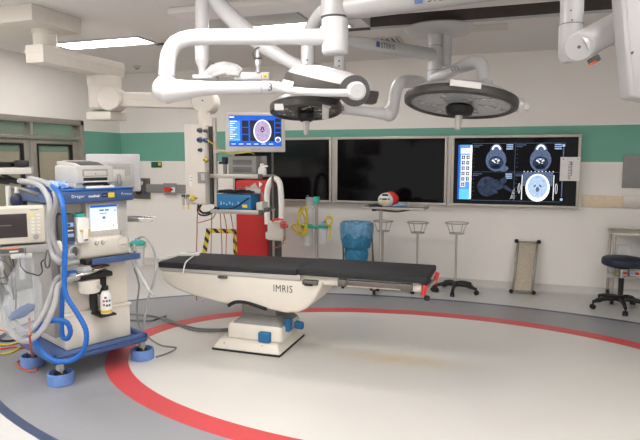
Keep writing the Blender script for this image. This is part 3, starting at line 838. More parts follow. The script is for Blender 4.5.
pc = far(357, 91, 3.0)
MB().m('white').cyl(pc-cb*.01, pc+cb*.09, .05, n=28, bev=.012).m('lgrey').cyl(pc-cb*.0105, pc-cb*.012, .006).build('pivot_disc', t3)
ax3 = (UP*.95+RT*.215-FW*.27).normalized()
c3 = far(330, 92.5, 3.36)
light_head(t3, c3, ax3, .288, .09, .05, 'lensdark', True, True, .02)
MB().m('paper').obox(far(288, 83, 3.11), (RT-UP*.24), FW, (UP+RT*.24), (.06, .004, .028)).build('label_plate', t3)
s = MB().m('dgrey').cyl(pc+cb*.08, pc+cb*.10, .085, n=28).m('white').tube([far(326, 80, 3.3), far(346, 84, 3.2), far(358, 90, 3.2)], [.03, .045, .045, .03], 14)
s.build('yoke_mount', t3)
# --- big arm from the same shaft to the right: equipment boom
tb = thing('equipment_boom', 'thick white overhead boom arm crossing to the elbow joint at upper right', 'boom arm', (hx, hy, ZC))
MB().m('boom').cyl((hx, hy, hz(17.8)), (hx, hy, ZC-.001), .084, n=32).m('dgrey').cyl((hx, hy, hz(1.5)), (hx, hy, hz(1)), .0845, n=32).build('shaft', tb)
b0 = far(340, 8.5, 3.24); zbm = b0.z
b1 = far(565, -14, 2.75); b1.z = zbm
# the beam keeps one height
el = far(571, 25, 2.72)
e1 = V((el.x, el.y, zbm))
dB = (e1-b0); dB.z = 0; dB.normalize()
MB().m('boom').tube([b0, b0+dB*.3, e1-dB*.28, e1-dB*.12], [.068, .068, .06, .055], 18).build('beam', tb)
MB().m('boom').tube([e1-dB*.14, e1-dB*.075+V((0, 0, -.004)), e1-dB*.018+V((0, 0, -.045)), e1+V((0, 0, -.11)), V((el.x, el.y, el.z))], .054, 18).m('dgrey').cyl(far(572, 20, 2.667), far(572, 20, 2.65), .004).cyl(far(571, 10.5, 2.667), far(571, 10.5, 2.65), .004).build('elbow', tb)
jc = far(574, 45, 2.70)
vj = sight(574, 45).normalized()
MB().m('boom').tube([el, el+V((0, 0, -.05)), V((el.x+.0, el.y, jc.z-.03)), V((el.x+.003, el.y, jc.z-.075))], [.056, .056, .056, .04], 18).m('dgrey').cyl(V((el.x, el.y, el.z+.002)), V((el.x, el.y, el.z-.001)), .0572, n=24).build('drop_joint', tb)
ue = far(618, 14, 2.72)
J2 = far(579, 47, 2.66)
MB().m('boom').cyl(J2-vj*.05, J2+vj*.05, .07, n=32, bev=.01).m('dgrey').cyl(J2-vj*.05, J2-vj*.052, .008).build('pivot_disc', tb)
d = (far(640, 13, 2.66)-J2); d.normalize()
sa = MB().m('boom').tube([J2, J2+d*.08, J2+d*.20, J2+d*.42], [.068, .066, .064, .06], 18)
sa.build('spring_arm', tb)
MB().m('dgrey').obox(far(594, 60, 2.67), d, vj, vj.cross(d), (.065, .05, .03), .006).m('orange').obox(far(593, 63, 2.645), d, vj, vj.cross(d), (.04, .02, .012), .003).build('cable_port', tb)
# lettering on the beam
bl = b0+dB*0
sidev = dB.cross(EZ).normalized()
if sidev.dot(EYE-b0) < 0: sidev = -sidev
lo_ = far(416, -.5, 3.0); tt = (lo_-b0).dot(dB)
po = b0+dB*tt+sidev*.0665+V((0, 0, -.046))
MB().m('dblue').quad(po, dB, EZ, -.0, 0, .045, .04).m('ink').text('STERIS', .05, po+dB*.07+V((0, 0, .002)), dB, EZ).build('lettering', tb, wn=True)
# housing hanging at the right edge
th_ = thing('boom_housing', 'tall pale grey boom housing hanging at the right edge of the view', 'boom housing', far(640, 60, 2.45))
pb = [far(612, -14, 2.5), far(623, 99, 2.42), far(660, 108, 2.25), far(660, -18, 2.25)]
MB().m('boom').prism([far(620, -16, 2.45), far(629.5, 96, 2.45), far(690, 106, 2.3), far(690, -30, 2.3)], FW*.085, .01).m('boom').prism([far(625, -12, 2.436), far(634, 92, 2.436), far(690, 101, 2.29), far(690, -30, 2.29)], FW*.02, .006).build('housing', th_)
MB().m('dgrey').cyl(far(632.5, 53, 2.43), far(632.5, 53, 2.52), .007).build('screw', th_)
MB().m('boom').cyl(far(655, -20, 2.42), V((far(655, -20, 2.42).x, far(655, -20, 2.42).y, ZC)), .05).build('hanger', th_)
# --- right ceiling mount: lamp 1, lamp 2 and a third arm
q = on_z(439, 31, ZC-.03)
mx_, my_ = q.x, q.y
Dm = (q-EYE).dot(FW)
def mp(u, v, dd=0): return far(u, v, Dm+dd)
t1 = thing('surgical_light', 'large round surgical lamp facing down at right under the round ceiling mount', 'surgical light', (mx_, my_, ZC))
MB().m('white').lathe([(.33, 0), (.335, -.012), (.30, -.05), (.2, -.07), (0, -.072)], (mx_, my_, ZC-.0005), (0, 0, 1), 48).build('ceiling_cover', t1)
zt_ = ZC-.07; z_low = mp(434, 86).z
MB().m('white').cyl((mx_+.06, my_+.03, z_low+.2), (mx_+.06, my_+.03, zt_), .062, n=24).cyl((mx_-.03, my_-.05, z_low+.0), (mx_-.03, my_-.05, zt_), .068, n=24).m('dgrey').cyl((mx_-.03, my_-.05, mp(430, 47).z), (mx_-.03, my_-.05, mp(430, 46.5).z), .0685, n=24).cyl((mx_-.03, my_-.05, mp(430, 71).z), (mx_-.03, my_-.05, mp(430, 70.5).z), .0685, n=24).build('ceiling_tube', t1)
D1 = 4.25
MB().m('white').tube([mp(434, 78, -.1), mp(450, 72, -.3), far(466, 65, D1+.25), far(476, 62.5, D1+.05), far(482, 66, D1), far(483.5, 76, D1), far(483.5, 90, D1)], [.055, .052, .05, .052, .054, .052, .05], 16).build('curved_arm', t1)
ax1 = (UP*.93+RT*.07-FW*-.0)
c1 = far(460, 105.5, 4.0)
vd = (c1-EYE).normalized()
ax1 = (UP*.985+RT*.11+vd*.02).normalized()
light_head(t1, c1, ax1, .40, .068, .06, 'lens', True, True, .10)
F1 = frame_of(ax1)
edge = c1+(RT-ax1*RT.dot(ax1)).normalized()*.39+ax1*.05
er = (RT-ax1*RT.dot(ax1)).normalized()
MB().m('white').cyl(edge-er*.02, edge+er*.05, .05, n=16, bev=.006).cyl(edge+er*.05, edge+er*.10, .032, n=16, bev=.006).build('side_knob', t1)
fn = (-FW+FW.dot(ax1)*ax1).normalized()
MB().m('white').tube([far(483.5, 90, D1), c1+er*.17+ax1*.17, c1+er*.17+ax1*.12], .05, 14).build('neck', t1)
MB().m('paper').obox(c1+fn*.402-er*.07+ax1*.04, er, fn, ax1, (.2, .006, .04)).build('label_plate', t1)
MB().m('dblue').text('STERIS', .045, far(451, 71.5, D1+.28), (RT+UP*.28).normalized(), (UP-RT*.28).normalized()).build('lettering', t1, wn=True)
# lamp 2
t2 = thing('surgical_light', 'smaller surgical lamp on the straight arm marked 2, left of the big round lamp', 'surgical light', (mx_, my_, ZC))
D2 = 4.65
MB().m('white').cyl((mx_-.03, my_-.05, z_low-.10), (mx_-.03, my_-.05, z_low-.001), .066, n=24, bev=.01).build('collar', t2)
cl = V((mx_-.03, my_-.05, z_low-.05))
MB().m('white').tube([cl, far(420, 83, 4.95), far(407, 81.5, 4.75), far(399, 84, D2), far(395.5, 92, D2), far(394, 102, D2), far(393, 110, D2)], [.05, .05, .052, .054, .054, .052, .05], 16).build('curved_arm', t2)
MB().m('white').sphere(far(389, 113.5, D2), .066, 20).cyl(far(394, 103, D2), far(391, 112, D2), .05, .06).build('elbow_joint', t2)
MB().m('white').tube([far(386, 113.5, D2), far(378, 113, D2), far(360, 111, D2), far(344, 109, D2)], [.055, .042, .042, .044], 16).cyl(far(345, 109, D2), far(338, 108, D2), .048, .04).build('spring_arm', t2)
MB().m('ink').text('2', .05, far(341.5, 110.5, D2-.046), RT, UP).build('lettering', t2, wn=True)
c2 = far(306, 112.5, 4.6)
vd = (c2-EYE).normalized()
ax2 = (UP*.99+RT*-.015+vd*.03).normalized()
light_head(t2, c2, ax2, .297, .085, .05, 'lensdark', True, True, .11)
MB().m('lgrey').obox(far(325.5, 110, 4.32), RT+UP*.0, FW, UP, (.05, .012, .14), .003).build('bracket', t2)
MB().m('paper').obox(far(279, 107, 4.365), RT, FW-RT*.4, UP, (.07, .006, .05)).build('label_plate', t2)
# small camera pod hanging from behind, arm with the pod handle
ta = thing('pod_arm', 'white spring arm with a hanging tube and oval pod behind the curved arm', 'support arm', (hx, hy, ZC))
D4 = 3.75
tb0 = far(308, 34, 3.7)
MB().m('white').tube([V((hx+.0, hy+.075, hz(4))), far(322, 14, 3.5), far(314, 25, 3.65), far(309, 34, 3.7), far(308, 48, 3.7), far(308, 70, 3.7)], [.05, .05, .046, .046, .046, .046], 16).m('dgrey').cyl(far(307, 60, 3.65), far(307, 60, 3.66), .006).cyl(far(307, 65, 3.65), far(307, 65, 3.66), .006).build('drop_tube', ta)
MB().m('white').sphere(far(306, 72, 3.7), .06, 18).tube([far(305, 71, 3.72), far(290, 62, 3.78), far(278, 55, 3.8), far(262, 45, 3.82), far(240, 26, 3.86), far(222, 8, 3.9), far(210, -8, 3.9)], [.04, .042, .05, .056, .06, .06, .055], 16).build('spring_arm', ta)
MB().m('white').sphere(far(206, -8, 3.9), .075, 18).build('upper_joint', ta)
MB().m('white').cyl(far(202, 61, 3.9), far(202, -8, 3.9), .047, n=24).cyl(far(202.5, 69, 3.9), far(202, 61, 3.9), .026, .047, n=24).cyl(far(203, 77, 3.9), far(202.5, 69, 3.9), .03, .026, n=20).build('hanging_tube', ta)
MB().m('white').obox(far(206, 78.5, 3.9), RT, FW, UP, (.17, .12, .03), .008).build('base_plate', ta)
pd = MB().m('white').tube([far(206, 76, 3.88), far(214, 71, 3.86), far(224, 69, 3.85), far(235, 71.5, 3.84), far(241, 74, 3.84)], [.025, .045, .052, .05, .03], 16)
pd.m('lgrey').obox(far(219, 73, 3.805), (RT+UP*.25).normalized(), FW, UP, (.10, .012, .03), .005).obox(far(233, 73.5, 3.80), (RT-UP*.1).normalized(), FW, UP, (.09, .012, .03), .005)
pd.build('pod', ta)
MB().m('dgrey').tube([far(210, 60, 3.85), far(216, 66, 3.82), far(219, 69, 3.82)], .004, 6).build('pod_cable', ta)
MB().m('white').cyl(far(258, 72.5, 3.8), far(257.5, 49, 3.8), .013, n=14).cyl(far(258, 66, 3.8), far(258, 60, 3.8), .02, n=14).build('rod', ta)
MB().m('white').obox(far(252, 76.5, 3.84), RT, FW, UP, (.24, .05, .052), .006).m('yellow').quad(far(265, 77.7, 3.812), RT, UP, -.012, -.0, .016, .026).m('ink').text('1', .03, far(260.2, 78, 3.812), RT, UP).add([far(264.3, 77.2, 3.811), far(266.3, 77.2, 3.811), far(265.3, 75.2, 3.811)], [(0, 1, 2)]).build('number_plate', ta, wn=True)
MB().m('dgrey').tube([far(262, 58, 3.78), far(254, 58, 3.78), far(254, 50, 3.78), far(262, 47, 3.78), far(266, 53, 3.78)], .005, 6).build('cable_loop', ta)
MB().m('white').tube([far(276, 52, 3.78), far(300, 60, 3.8), far(322, 66, 3.8), far(340, 68, 3.9)], .008, 8).build('cable', ta)
# labelled arm from the right mount to a drop tube
ts = thing('lettered_arm', 'white arm with blue square and lettering from the round ceiling mount to the hub', 'support arm', (mx_, my_, ZC))
MB().m('white').cyl((mx_-.03, my_-.05, mp(430, 62).z), (mx_-.03, my_-.05, mp(430, 49).z), .078, n=24, bev=.006).build('collar', ts)
a0 = V((mx_-.03, my_-.05, mp(430, 55).z)); a1 = far(346, 41, 4.55)
MB().m('white').tube([a0, a0*.67+a1*.33, a0*.33+a1*.67, a1, far(341, 44, 4.5), far(340, 50, 4.5), far(340, 74, 4.5)], [.06, .058, .058, .056, .05, .045, .045], 16).m('dgrey').cyl(far(339, 61, 4.45), far(339, 61, 4.46), .007).cyl(far(339, 66, 4.45), far(339, 66, 4.46), .007).build('arm', ts)
dA = (a0-a1).normalized(); nA = dA.cross(EZ).normalized()
if nA.dot(EYE-a1) < 0: nA = -nA
uA = nA.cross(dA)
if uA.z < 0: uA = -uA
pa = far(379, 46, 4.7); tt = (pa-a1).dot(dA); po = a1+dA*tt+nA*.06-uA*.024
MB().m('dblue').quad(po, dA, uA, .0, .0, .045, .045).m('ink').text('STERIS', .06, po+dA*.06, dA, uA).build('lettering', ts, wn=True)
# ================================================================== OPERATING TABLE
YN, YFR = 4.10, 4.62
t = thing('operating_table', 'cream operating table with black pads standing on the white floor inside the red ring', 'operating table', (-2.02, 4.37, 0))
def pf(u, v): return on_y(u, v, YN)
ZT = .745; PADH = .052
xl_, xj, xr_ = on_z(160, 261, ZT).x, on_z(303, 268, ZT).x, on_z(436, 277, ZT).x
xl_ = -2.85; xj = -1.555; xr_ = -.525
pad = MB().m('pad').obox(((xl_+xj)/2, (YN+YFR)/2, ZT-.012-PADH/2), V((1, 0, .012)), EY, V((-.012, 0, 1)), (xj-xl_-.004, YFR-YN, PADH), .012, 3)
pad.build('body_pad', t)
MB().m('pad').box((xj+.002, YN, ZT-PADH), (xr_, YFR, ZT), .012, 3).build('leg_pad', t)
MB().m('black').box((xl_-.045, YFR-.2, ZT-.11), (xl_+.02, YFR-.13, ZT-.07), .006).build('rail_end', t)
# shell: side outline read along its near face
out = [(158, 270), (160, 277), (163, 282), (172, 289), (190, 296), (212, 302), (226, 305), (236, 303.5), (250, 305), (266, 310), (284, 314), (297, 313.5), (306, 309.5), (313, 302), (320, 289), (322, 280), (300, 277), (240, 273)]
poly = [pf(u, v) for u, v in out]
for p in poly: p.z = min(p.z, ZT-.0535-.042)
sh = MB().m('cream').prism([V((p.x, YN+.02, p.z)) for p in poly], (0, YFR-YN-.04, 0), .03, 4)
sh.build('body_shell', t)
ztp = ZT-.0535-.042
MB().m('steel').box((xl_+.02, YN+.03, ztp-.012), (xj-.02, YFR-.03, ZT-PADH-.030), .004).m('lgrey').box((xl_+.01, YN+.012, ztp+.0), (xj+.02, YN+.03, ztp+.044), .004).build('top_frame', t)
s = MB().m('steel_dark'); p = pf(222, 277); s.box((p.x-.04, YN-.006, p.z-.012), (p.x+.04, YN+.022, p.z+.006), .003); s.build('latch', t)
p = pf(273, 291); p2 = pf(290.5, 291)
MB().m('ink').text('IMRIS', .083, (p.x-.008, YN+.0185, p.z-.008), (.8, 0, 0), V((0, 0, 1)), .0).build('lettering', t, wn=True)
# leg section rail
yr0 = YN+.03
a = pf(316, 279); b = pf(430, 286)
zr = .635
MB().m('cream').box((-1.56, yr0+.02, zr+.0), (-.60, YFR-.05, ZT-PADH-.002), .012).build('leg_frame', t)
x0, x1 = pf(337, 280).x, pf(400, 284).x
MB().m('steel_dark').box((x0, yr0-.012, zr+.0), (x1+.05, yr0+.012, zr+.042), .004).box((x0, yr0-.02, zr-.01), (x0+.07, yr0+.02, zr+.046), .006).box((x1, yr0-.02, zr-.012), (x1+.09, yr0+.02, zr+.046), .006).build('side_rail', t)
MB().m('cream').cyl((-1.5, yr0+.04, zr+.012), (-.575, yr0+.04, zr+.012), .032, n=20, bev=.006).build('leg_tube', t)
s = MB().m('steel_dark'); p = pf(309, 283); s.box((p.x-.06, YN-.0, p.z-.02), (p.x+.07, YN+.06, p.z+.02), .008).m('black').box((p.x-.04, YN-.004, p.z-.025), (p.x+.03, YN+.02, p.z-.006), .004).build('joint_block', t)
s = MB()
ce = V((-.555, YN+.06, zr+.012))
s.m('redplast').obox(ce+V((.0, -.02, -.01)), V((.25, 0, 1)), EY, V((1, 0, -.25)), (.085, .04, .035), .006)
s.obox(ce+V((.055, .22, .035)), V((.25, 0, 1)), EY, V((1, 0, -.25)), (.10, .04, .035), .006)
s.m('steel').cyl(ce+V((.01, -.02, 0)), ce+V((.05, .22, .02)), .016).m('black').cyl(ce+V((0.02, -.02, -.085)), ce+V((0.02, -.02, -.05)), .022, bev=.006)
s.build('end_clamp', t, label='red end clamp')
# pedestal
bx0, bx1, by0, by1 = -2.335, -1.70, 4.08, 4.69
MB().m('rubber').box((bx0+.006, by0+.006, .0), (bx1-.006, by1-.006, .018), .004).build('base_skirt', t)
bs = MB().m('cream')
zb_ = [(0, .016, 1), (0, .075, 1), (.05, .115, 1)]
def frust(s, x0, x1, y0, y1, z0, z1, i, bev):
    b = bmesh.new(); bmesh.ops.create_cube(b, size=1)
    for v in b.verts:
        top = v.co.z > 0; k = i if top else 0
        v.co = V(((x0+k if v.co.x < 0 else x1-k), (y0+k if v.co.y < 0 else y1-k), z1 if top else z0))
    bmesh.ops.bevel(b, geom=list(b.edges)+list(b.verts), offset=bev, segments=3, profile=.5, affect='EDGES'); s.merge(b)
frust(bs, bx0, bx1, by0, by1, .014, .092, .05, .022); bs.build('base', t)
def pm(u, v, y): return on_y(u, v, y)
cx0, cx1, cy0, cy1 = pm(226, 335, 4.16).x, pm(282, 340, 4.16).x, 4.16, 4.63
cb_ = MB().m('cream'); frust(cb_, cx0, cx1, cy0, cy1, .085, .225, .012, .03); cb_.build('column_housing', t)
nk = MB().m('mgrey'); frust(nk, cx0+.04, cx1-.01, cy0+.02, cy1-.03, .215, .285, .08, .015)
frust(nk, pm(242, 305, 4.3).x, pm(277, 305, 4.3).x, 4.28, 4.52, .27, .475, .0, .02); nk.build('column', t)
a_ = [pm(u, v, YN+.012) for u, v in ((228, 306), (234, 302.5), (244, 302.5), (256, 306), (266, 309.5))]
MB().m('black').tube([V((p.x, YN+.024, p.z)) for p in a_], .016, 10).m('yellow').cyl(pm(248, 301, YN+.03), pm(248.5, 305, YN+.03), .012).build('cable_arch', t, label='black hose under the shell')
for (u, v, w_, hh, yy) in ((265, 337, .10, .10, 4.16),):
    p = pm(u, v, yy); MB().m('pedal').box((p.x-.055, yy-.03, p.z-.045), (p.x+.055, yy+.05, p.z+.045), .015, 3).build('foot_pedal', t, label='blue foot pedal')
p = pm(299, 325, 4.42); p3 = pm(289, 325, 4.3)
pe = MB().m('pedal').box((p3.x-.03, 4.26, p3.z-.05), (p3.x+.02, 4.34, p3.z+.06), .01).obox(p, (1, .2, -.2), EY, EZ, (.075, .06, .065), .015, 3)
pe.m('lgrey').cyl(V((cx1-.03, 4.38, .22)), p, .012).build('foot_pedal', t, label='blue foot pedal on a stalk')
p = pm(283.5, 329, 4.28)
MB().m('dgrey').box((cx1-.012, 4.3, .15), (cx1+.004, 4.42, .22), .004).m('paper').box((cx1+.003, 4.32, .165), (cx1+.006, 4.4, .205)).build('control_plate', t)
s = MB().m('steel')
for (u, v) in ((224, 349), (262, 352), (233, 334), (255, 337)):
    y = 4.085 if v > 345 else 4.19
    p = pm(u, v-(6 if v > 345 else 0), y); s.sphere((p.x, y+.003, p.z), .007, 8)
s.build('screw', t)
# hand control lying on the pad
pc_ = on_z(190.5, 254.5, ZT+.015)
s = MB().m('whiteplast').obox(V((pc_.x, pc_.y-.02, ZT+.022)), V((1, .15, .03)), V((-.15, 1, 0)), V((-.03, 0, 1)), (.19, .06, .028), .01, 3)
s.m('lgrey').obox(V((pc_.x+.02, pc_.y-.02, ZT+.037)), V((1, .15, .03)), V((-.15, 1, 0)), V((-.03, 0, 1)), (.08, .03, .004), .001)
hr = V((pc_.x, pc_.y, ZT))
cz_ = ZT-.012+.010
s.m('whiteplast').tube([V((pc_.x-.08, pc_.y-.03, ZT+.008)), on_z(176, 255, cz_), on_z(167, 257, cz_), on_z(161.5, 258.5, cz_), on_y(159, 262, YN+.1), on_y(157, 270, YN+.1)], .0065, 8)
s.tube([V((pc_.x+.05, pc_.y-.04, ZT+.012)), on_z(192, 257, cz_+.004), on_z(187, 261, cz_+.004), V((on_y(185, 265.5, YN-.008).x, YN-.006, ZT-.02)), on_y(183.5, 270, YN-.008), on_y(182.5, 276, YN-.002)], .0065, 8)
single(s, 'hand_control', 'white wired hand control lying on the head end of the black table pad', 'hand control')
# ================================================================== ANAESTHESIA WORKSTATION
A0 = V((-3.01, 3.11, 0)); TH = math.atan2(.6, .27)
t = thing('anesthesia_machine', 'cream and blue anaesthesia workstation on casters at left, carrying a printer', 'anaesthesia machine', A0, TH)
TT = FR[t.name].copy()
def tl(s, d, z): return TT @ V((s, d, z))
def loc(mt): return MB().m(mt)
def B(s, *a, **k): s.build(*a, local=True, **k)
lx, lz = V((1, 0, 0)), V((0, 0, 1))
# blue base tray on four casters
b = loc('dblue'); b.box((-.07, -.05, .155), (.68, .60, .20), .02, 3)
for bx in ((-.07, -.05, .19, .68, .0, .225), (-.07, .55, .19, .68, .60, .225), (-.07, -.05, .19, -.02, .60, .225), (.63, -.05, .19, .68, .60, .225)): b.box(bx[:3], bx[3:], .016, 3)
b.build('base', t, local=True)
for cs, cd in ((0.0, 0.0), (.66, 0.02), (.0, .52), (.66, .52)):
    c = loc('lgrey'); c.box((cs-.022, cd-.02, .07), (cs+.022, cd+.03, .157), .008).m('rubber')
    for q in (-.02, .02): c.cyl((cs+q-.012, cd, .05), (cs+q+.012, cd, .05), .05, n=20, bev=.006)
    cst = c.build('caster', t, local=True)
    g = loc('tape'); g.lathe([(.083, .002), (.09, .004), (.092, .074), (.088, .086), (.078, .086), (.075, .074), (.075, .004), (.083, .002)], (cs, cd, 0), (0, 0, 1), 32)
    g.build('wheel_ring', cst, local=True, label='light blue cable guard ring')
# cabinet
b = loc('cream'); b.box((.08, .07, .20), (.595, .56, .47), .012, 3); b.box((.07, .06, .45), (.605, .57, .475), .008); b.build('lower_cabinet', t, local=True)
b = loc('cream'); b.box((.085, .09, .475), (.59, .56, .86), .01, 3); b.build('middle_cabinet', t, local=True)
b = loc('cream'); b.box((.06, .04, .865), (.60, .56, 1.03), .03, 4); b.build('control_block', t, local=True)
b = loc('cream'); b.box((.10, .16, 1.03), (.60, .56, 1.30), .008); b.build('back_housing', t, local=True)
b = loc('mgrey'); b.box((.02, .12, .30), (.075, .5, 1.29), .006); b.box((.012, .2, .9), (.02, .45, 1.2), .004); b.build('side_panel', t, local=True)
# screen housing
b = loc('cream'); b.box((.275, .07, 1.0), (.605, .2, 1.295), .012, 3)
b.m('offwhite').box((.285, .062, 1.035), (.60, .075, 1.285), .006)
b.m('lgrey').box((.525, .055, 1.05), (.585, .065, 1.27), .004)
b.build('screen_housing', t, local=True)
s = loc('s_pale'); o_ = V((0, .0605, 0)); q0, q1, w0, w1 = .300, .510, 1.075, 1.265
s.quad(o_, lx, lz, q0, w0, q1, w1); s.m('s_blue').quad(o_, lx, lz, q0, w1-.016, q1, w1, .0006)
s.m('s_white').quad(o_, lx, lz, q0, w0, q1, w0+.034, .0006).m('s_scan')
for (x, z, w_, hh) in ((.07, .145, .035, .012), (.115, .145, .03, .012), (.075, .125, .055, .006), (.095, .10, .02, .005), (.092, .085, .025, .014), (.1, .065, .012, .005), (.19, .14, .01, .01), (.02, .018, .07, .005), (.17, .024, .015, .01)): s.quad(o_, lx, lz, q0+x, w0+z, q0+x+w_, w0+z+hh, .0009)
s.build('screen', t, local=True, wn=True)
s = loc('lgrey').cyl((.55, .06, 1.035), (.55, .035, 1.035), .022, bev=.004).cyl((.55, .035, 1.035), (.55, .03, 1.035), .015)
s.build('control_knob', t, local=True)
s = loc('lgrey')
for k in range(6): s.box((.30+.03*k, .055, 1.015), (.322+.03*k, .063, 1.03), .002)
s.build('key_row', t, local=True)
# blue header shelf with lettering
b = loc('dblue'); b.box((-.0, -.01, 1.295), (.62, .58, 1.385), .012, 3); b.m('hoseblue').box((-.0, -.015, 1.385), (.62, .58, 1.397), .005)
b.build('top_shelf', t, local=True)
s = loc('whiteplast'); yy = -.0112
s.text('Dräger', .03, (.135, yy, 1.335), lx, lz).text('medical', .024, (.26, yy, 1.334), lx, lz, .001).text('Primus', .028, (.515, yy, 1.338), lx, lz)
s.m('ink').quad((0, yy, 0), lx, lz, .36, 1.328, .405, 1.36).m('yellow').quad((0, yy, 0), lx, lz, .41, 1.326, .46, 1.362).m('s_scan').quad((0, yy, 0), lx, lz, .365, 1.34, .40, 1.347, .0004)
s.build('lettering', t, local=True, wn=True)
# vaporiser, dark module, knobs
b = loc('whiteplast'); b.box((.175, .0, 1.0), (.262, .12, 1.19), .01, 3); b.box((.205, -.02, 1.015), (.245, .0, 1.11), .01, 3).m('yellow').box((.19, -.012, 1.085), (.232, -.0, 1.10), .002).box((.246, -.002, 1.04), (.26, .002, 1.10), .001)
b.m('ink').box((.21, -.022, 1.02), (.235, -.0195, 1.03)).m('teal').cyl((.218, .06, 1.19), (.218, .06, 1.212), .04, n=20, bev=.005).m('dblue').cyl((.218, .06, 1.212), (.218, .06, 1.22), .03, n=20)
b.build('vaporizer', t, local=True)
b = loc('dgrey'); b.box((.075, .03, 1.0), (.165, .16, 1.22), .006)
b.m('lblue').box((.085, .022, 1.125), (.155, .031, 1.155), .002).box((.085, .022, 1.05), (.155, .031, 1.075), .002).m('whiteplast').box((.09, .02, 1.095), (.15, .031, 1.102)).m('dblue').box((.11, .018, 1.13), (.13, .0215, 1.15)).box((.085, .02, 1.0), (.155, .031, 1.02))
b.build('gas_module', t, local=True)
for (s_, z_) in ((.325, .985), (.375, .985)):
    loc('chrome').cyl((s_, .045, z_), (s_, .025, z_), .016, n=18, bev=.003).m('offwhite').cyl((s_, .025, z_), (s_, .0235, z_), .011).build('port', t, local=True)
loc('offwhite').ring((0, .0385, 0), lx, lz, .545, .965, .05, .05, .006).box((.52, .03, .95), (.57, .041, .958), .002).build('bag_hook', t, local=True)
loc('mgrey').cyl((.15, .045, .945), (.15, .01, .945), .052, n=28, bev=.006).m('dgrey').oval((0, .0095, 0), lx, lz, .15, .945, .02, .035).m('lgrey').ring((0, .009, 0), lx, lz, .15, .945, .045, .045, .008).build('pressure_gauge', t, local=True, wn=True)
# work tray
b = loc('dblue'); b.box((.24, -.06, .845), (.63, .08, .868), .008).box((.24, -.065, .838), (.63, -.05, .885), .006).m('black').box((.20, -.05, .838), (.245, .08, .88), .012).box((.235, -.05, .868), (.6, .07, .874), .002)
b.build('work_tray', t, local=True, label='blue work tray')
b = loc('chrome'); b.cyl((.615, .0, .87), (.615, .0, .95), .01); b.build('tray_post', t, local=True)
# breathing system under the tray
b = loc('black'); b.box((.09, -.06, .735), (.40, .09, .775), .012).box((.10, -.02, .775), (.28, .08, .80), .01).box((.30, -.03, .60), (.36, .09, .735), .006)
b.m('chrome').tube([(.1, -.05, .775), (.2, -.08, .79), (.3, -.05, .80), (.38, -.03, .81)], .012, 10).m('cable').box((.28, -.02, .80), (.39, .06, .82), .008)
b.build('breathing_arm', t, local=True)
loc('clear').lathe([(.0, 0), (.055, .0), (.06, .02), (.04, .045), (0, .05)], (.19, -.04, .795), (0, 0, 1), 20).m('chrome').cyl((.19, -.04, .795), (.19, -.04, .835), .02).build('valve_dome', t, local=True)
b = loc('cream'); b.lathe([(0, 0), (.07, 0), (.075, .02), (.075, .09), (0, .1)], (.23, -.02, .635), (0, 0, 1), 24).m('lgrey').cyl((.27, -.085, .68), (.27, -.095, .68), .018)
b.build('absorber', t, local=True)
b = loc('black'); b.box((.275, .0, .44), (.30, .09, .70), .004).box((.275, -.09, .44), (.40, .09, .455), .004); b.build('bottle_bracket', t, local=True)
# bottle in the bracket
bt = thing('detergent_bottle', 'white bottle with printed label and yellow base band in the bracket of the anaesthesia machine', 'bottle', tl(.345, -.035, .456))
s = MB().m('paper').lathe([(0, 0), (.04, 0), (.042, .015), (.042, .14), (.03, .165), (.018, .175), (0, .176)], tl(.345, -.035, .4565), (0, 0, 1), 24).m('yellow').lathe([(.0425, .008), (.0425, .03)], tl(.345, -.035, .456), (0, 0, 1), 24)
s.build('body', bt)
MB().m('black').cyl(tl(.345, -.035, .6325), tl(.345, -.035, .665), .022, n=16, bev=.004).build('cap', bt)
s = MB()
for k, (mt, a_, z_) in enumerate((('redplast', -.6, .10), ('dblue', -.1, .10), ('dblue', .4, .10), ('orange', -.6, .07), ('dblue', -.1, .065), ('dblue', .35, .065), ('dblue', -.3, .125))):
    p = V((.0426*math.sin(a_+TH-.2), -.0426*math.cos(a_+TH-.2), z_+.457)); c_ = tl(.345, -.035, 0)
    ex = V((math.cos(a_+TH-.2), math.sin(a_+TH-.2), 0))
    s.m(mt).quad(c_+p, ex, lz, -.008, -.008, .008, .008)
s.build('label_print', bt, wn=True)
# printer on top
zp = 1.3975
p = thing('printer', 'grey laser printer on the blue top of the anaesthesia machine', 'printer', tl(.33, .22, zp), TH)
TP = FR[p.name]
b = MB(); b.X = TT
x0, x1, y0, y1 = .20, .485, .04, .42
b.m('lgrey').box((x0, y0, zp+.035), (x1, y1, zp+.165), .012, 3).box((x0, y0+.02, zp+.0), (x1, y1, zp+.04), .006)
b.prism([(x0+.01, y0, zp+.16), (x0+.01, y1-.02, zp+.16), (x0+.01, y1-.02, zp+.20), (x0+.01, y0+.12, zp+.185)], (x1-x0-.02, 0, 0), .006)
b.build('body', p)
b = MB(); b.X = TT; b.m('black').box((x0+.05, y0-.003, zp+.055), (x1-.05, y0+.01, zp+.078), .003).box((x0+.05, y0-.003, zp+.022), (x1-.05, y0+.02, zp+.043), .003)
b.m('paper').box((x0+.055, y0-.02, zp+.046), (x1-.05, y0+.02, zp+.051)).m('black').box((x1-.075, y0-.025, zp+.003), (x1-.045, y0+.02, zp+.03), .003)
b.build('paper_slot', p)
b = MB(); b.X = TT; b.m('mgrey').box((x0+.045, y0-.004, zp+.085), (x1-.045, y0+.006, zp+.14), .006).m('lgrey').box((x0+.055, y0-.006, zp+.09), (x1-.055, y0+.004, zp+.13), .006).m('ink').cyl(((x0+x1)/2, y0-.007, zp+.105), ((x0+x1)/2, y0-.004, zp+.105), .004)
b.build('front_door', p)
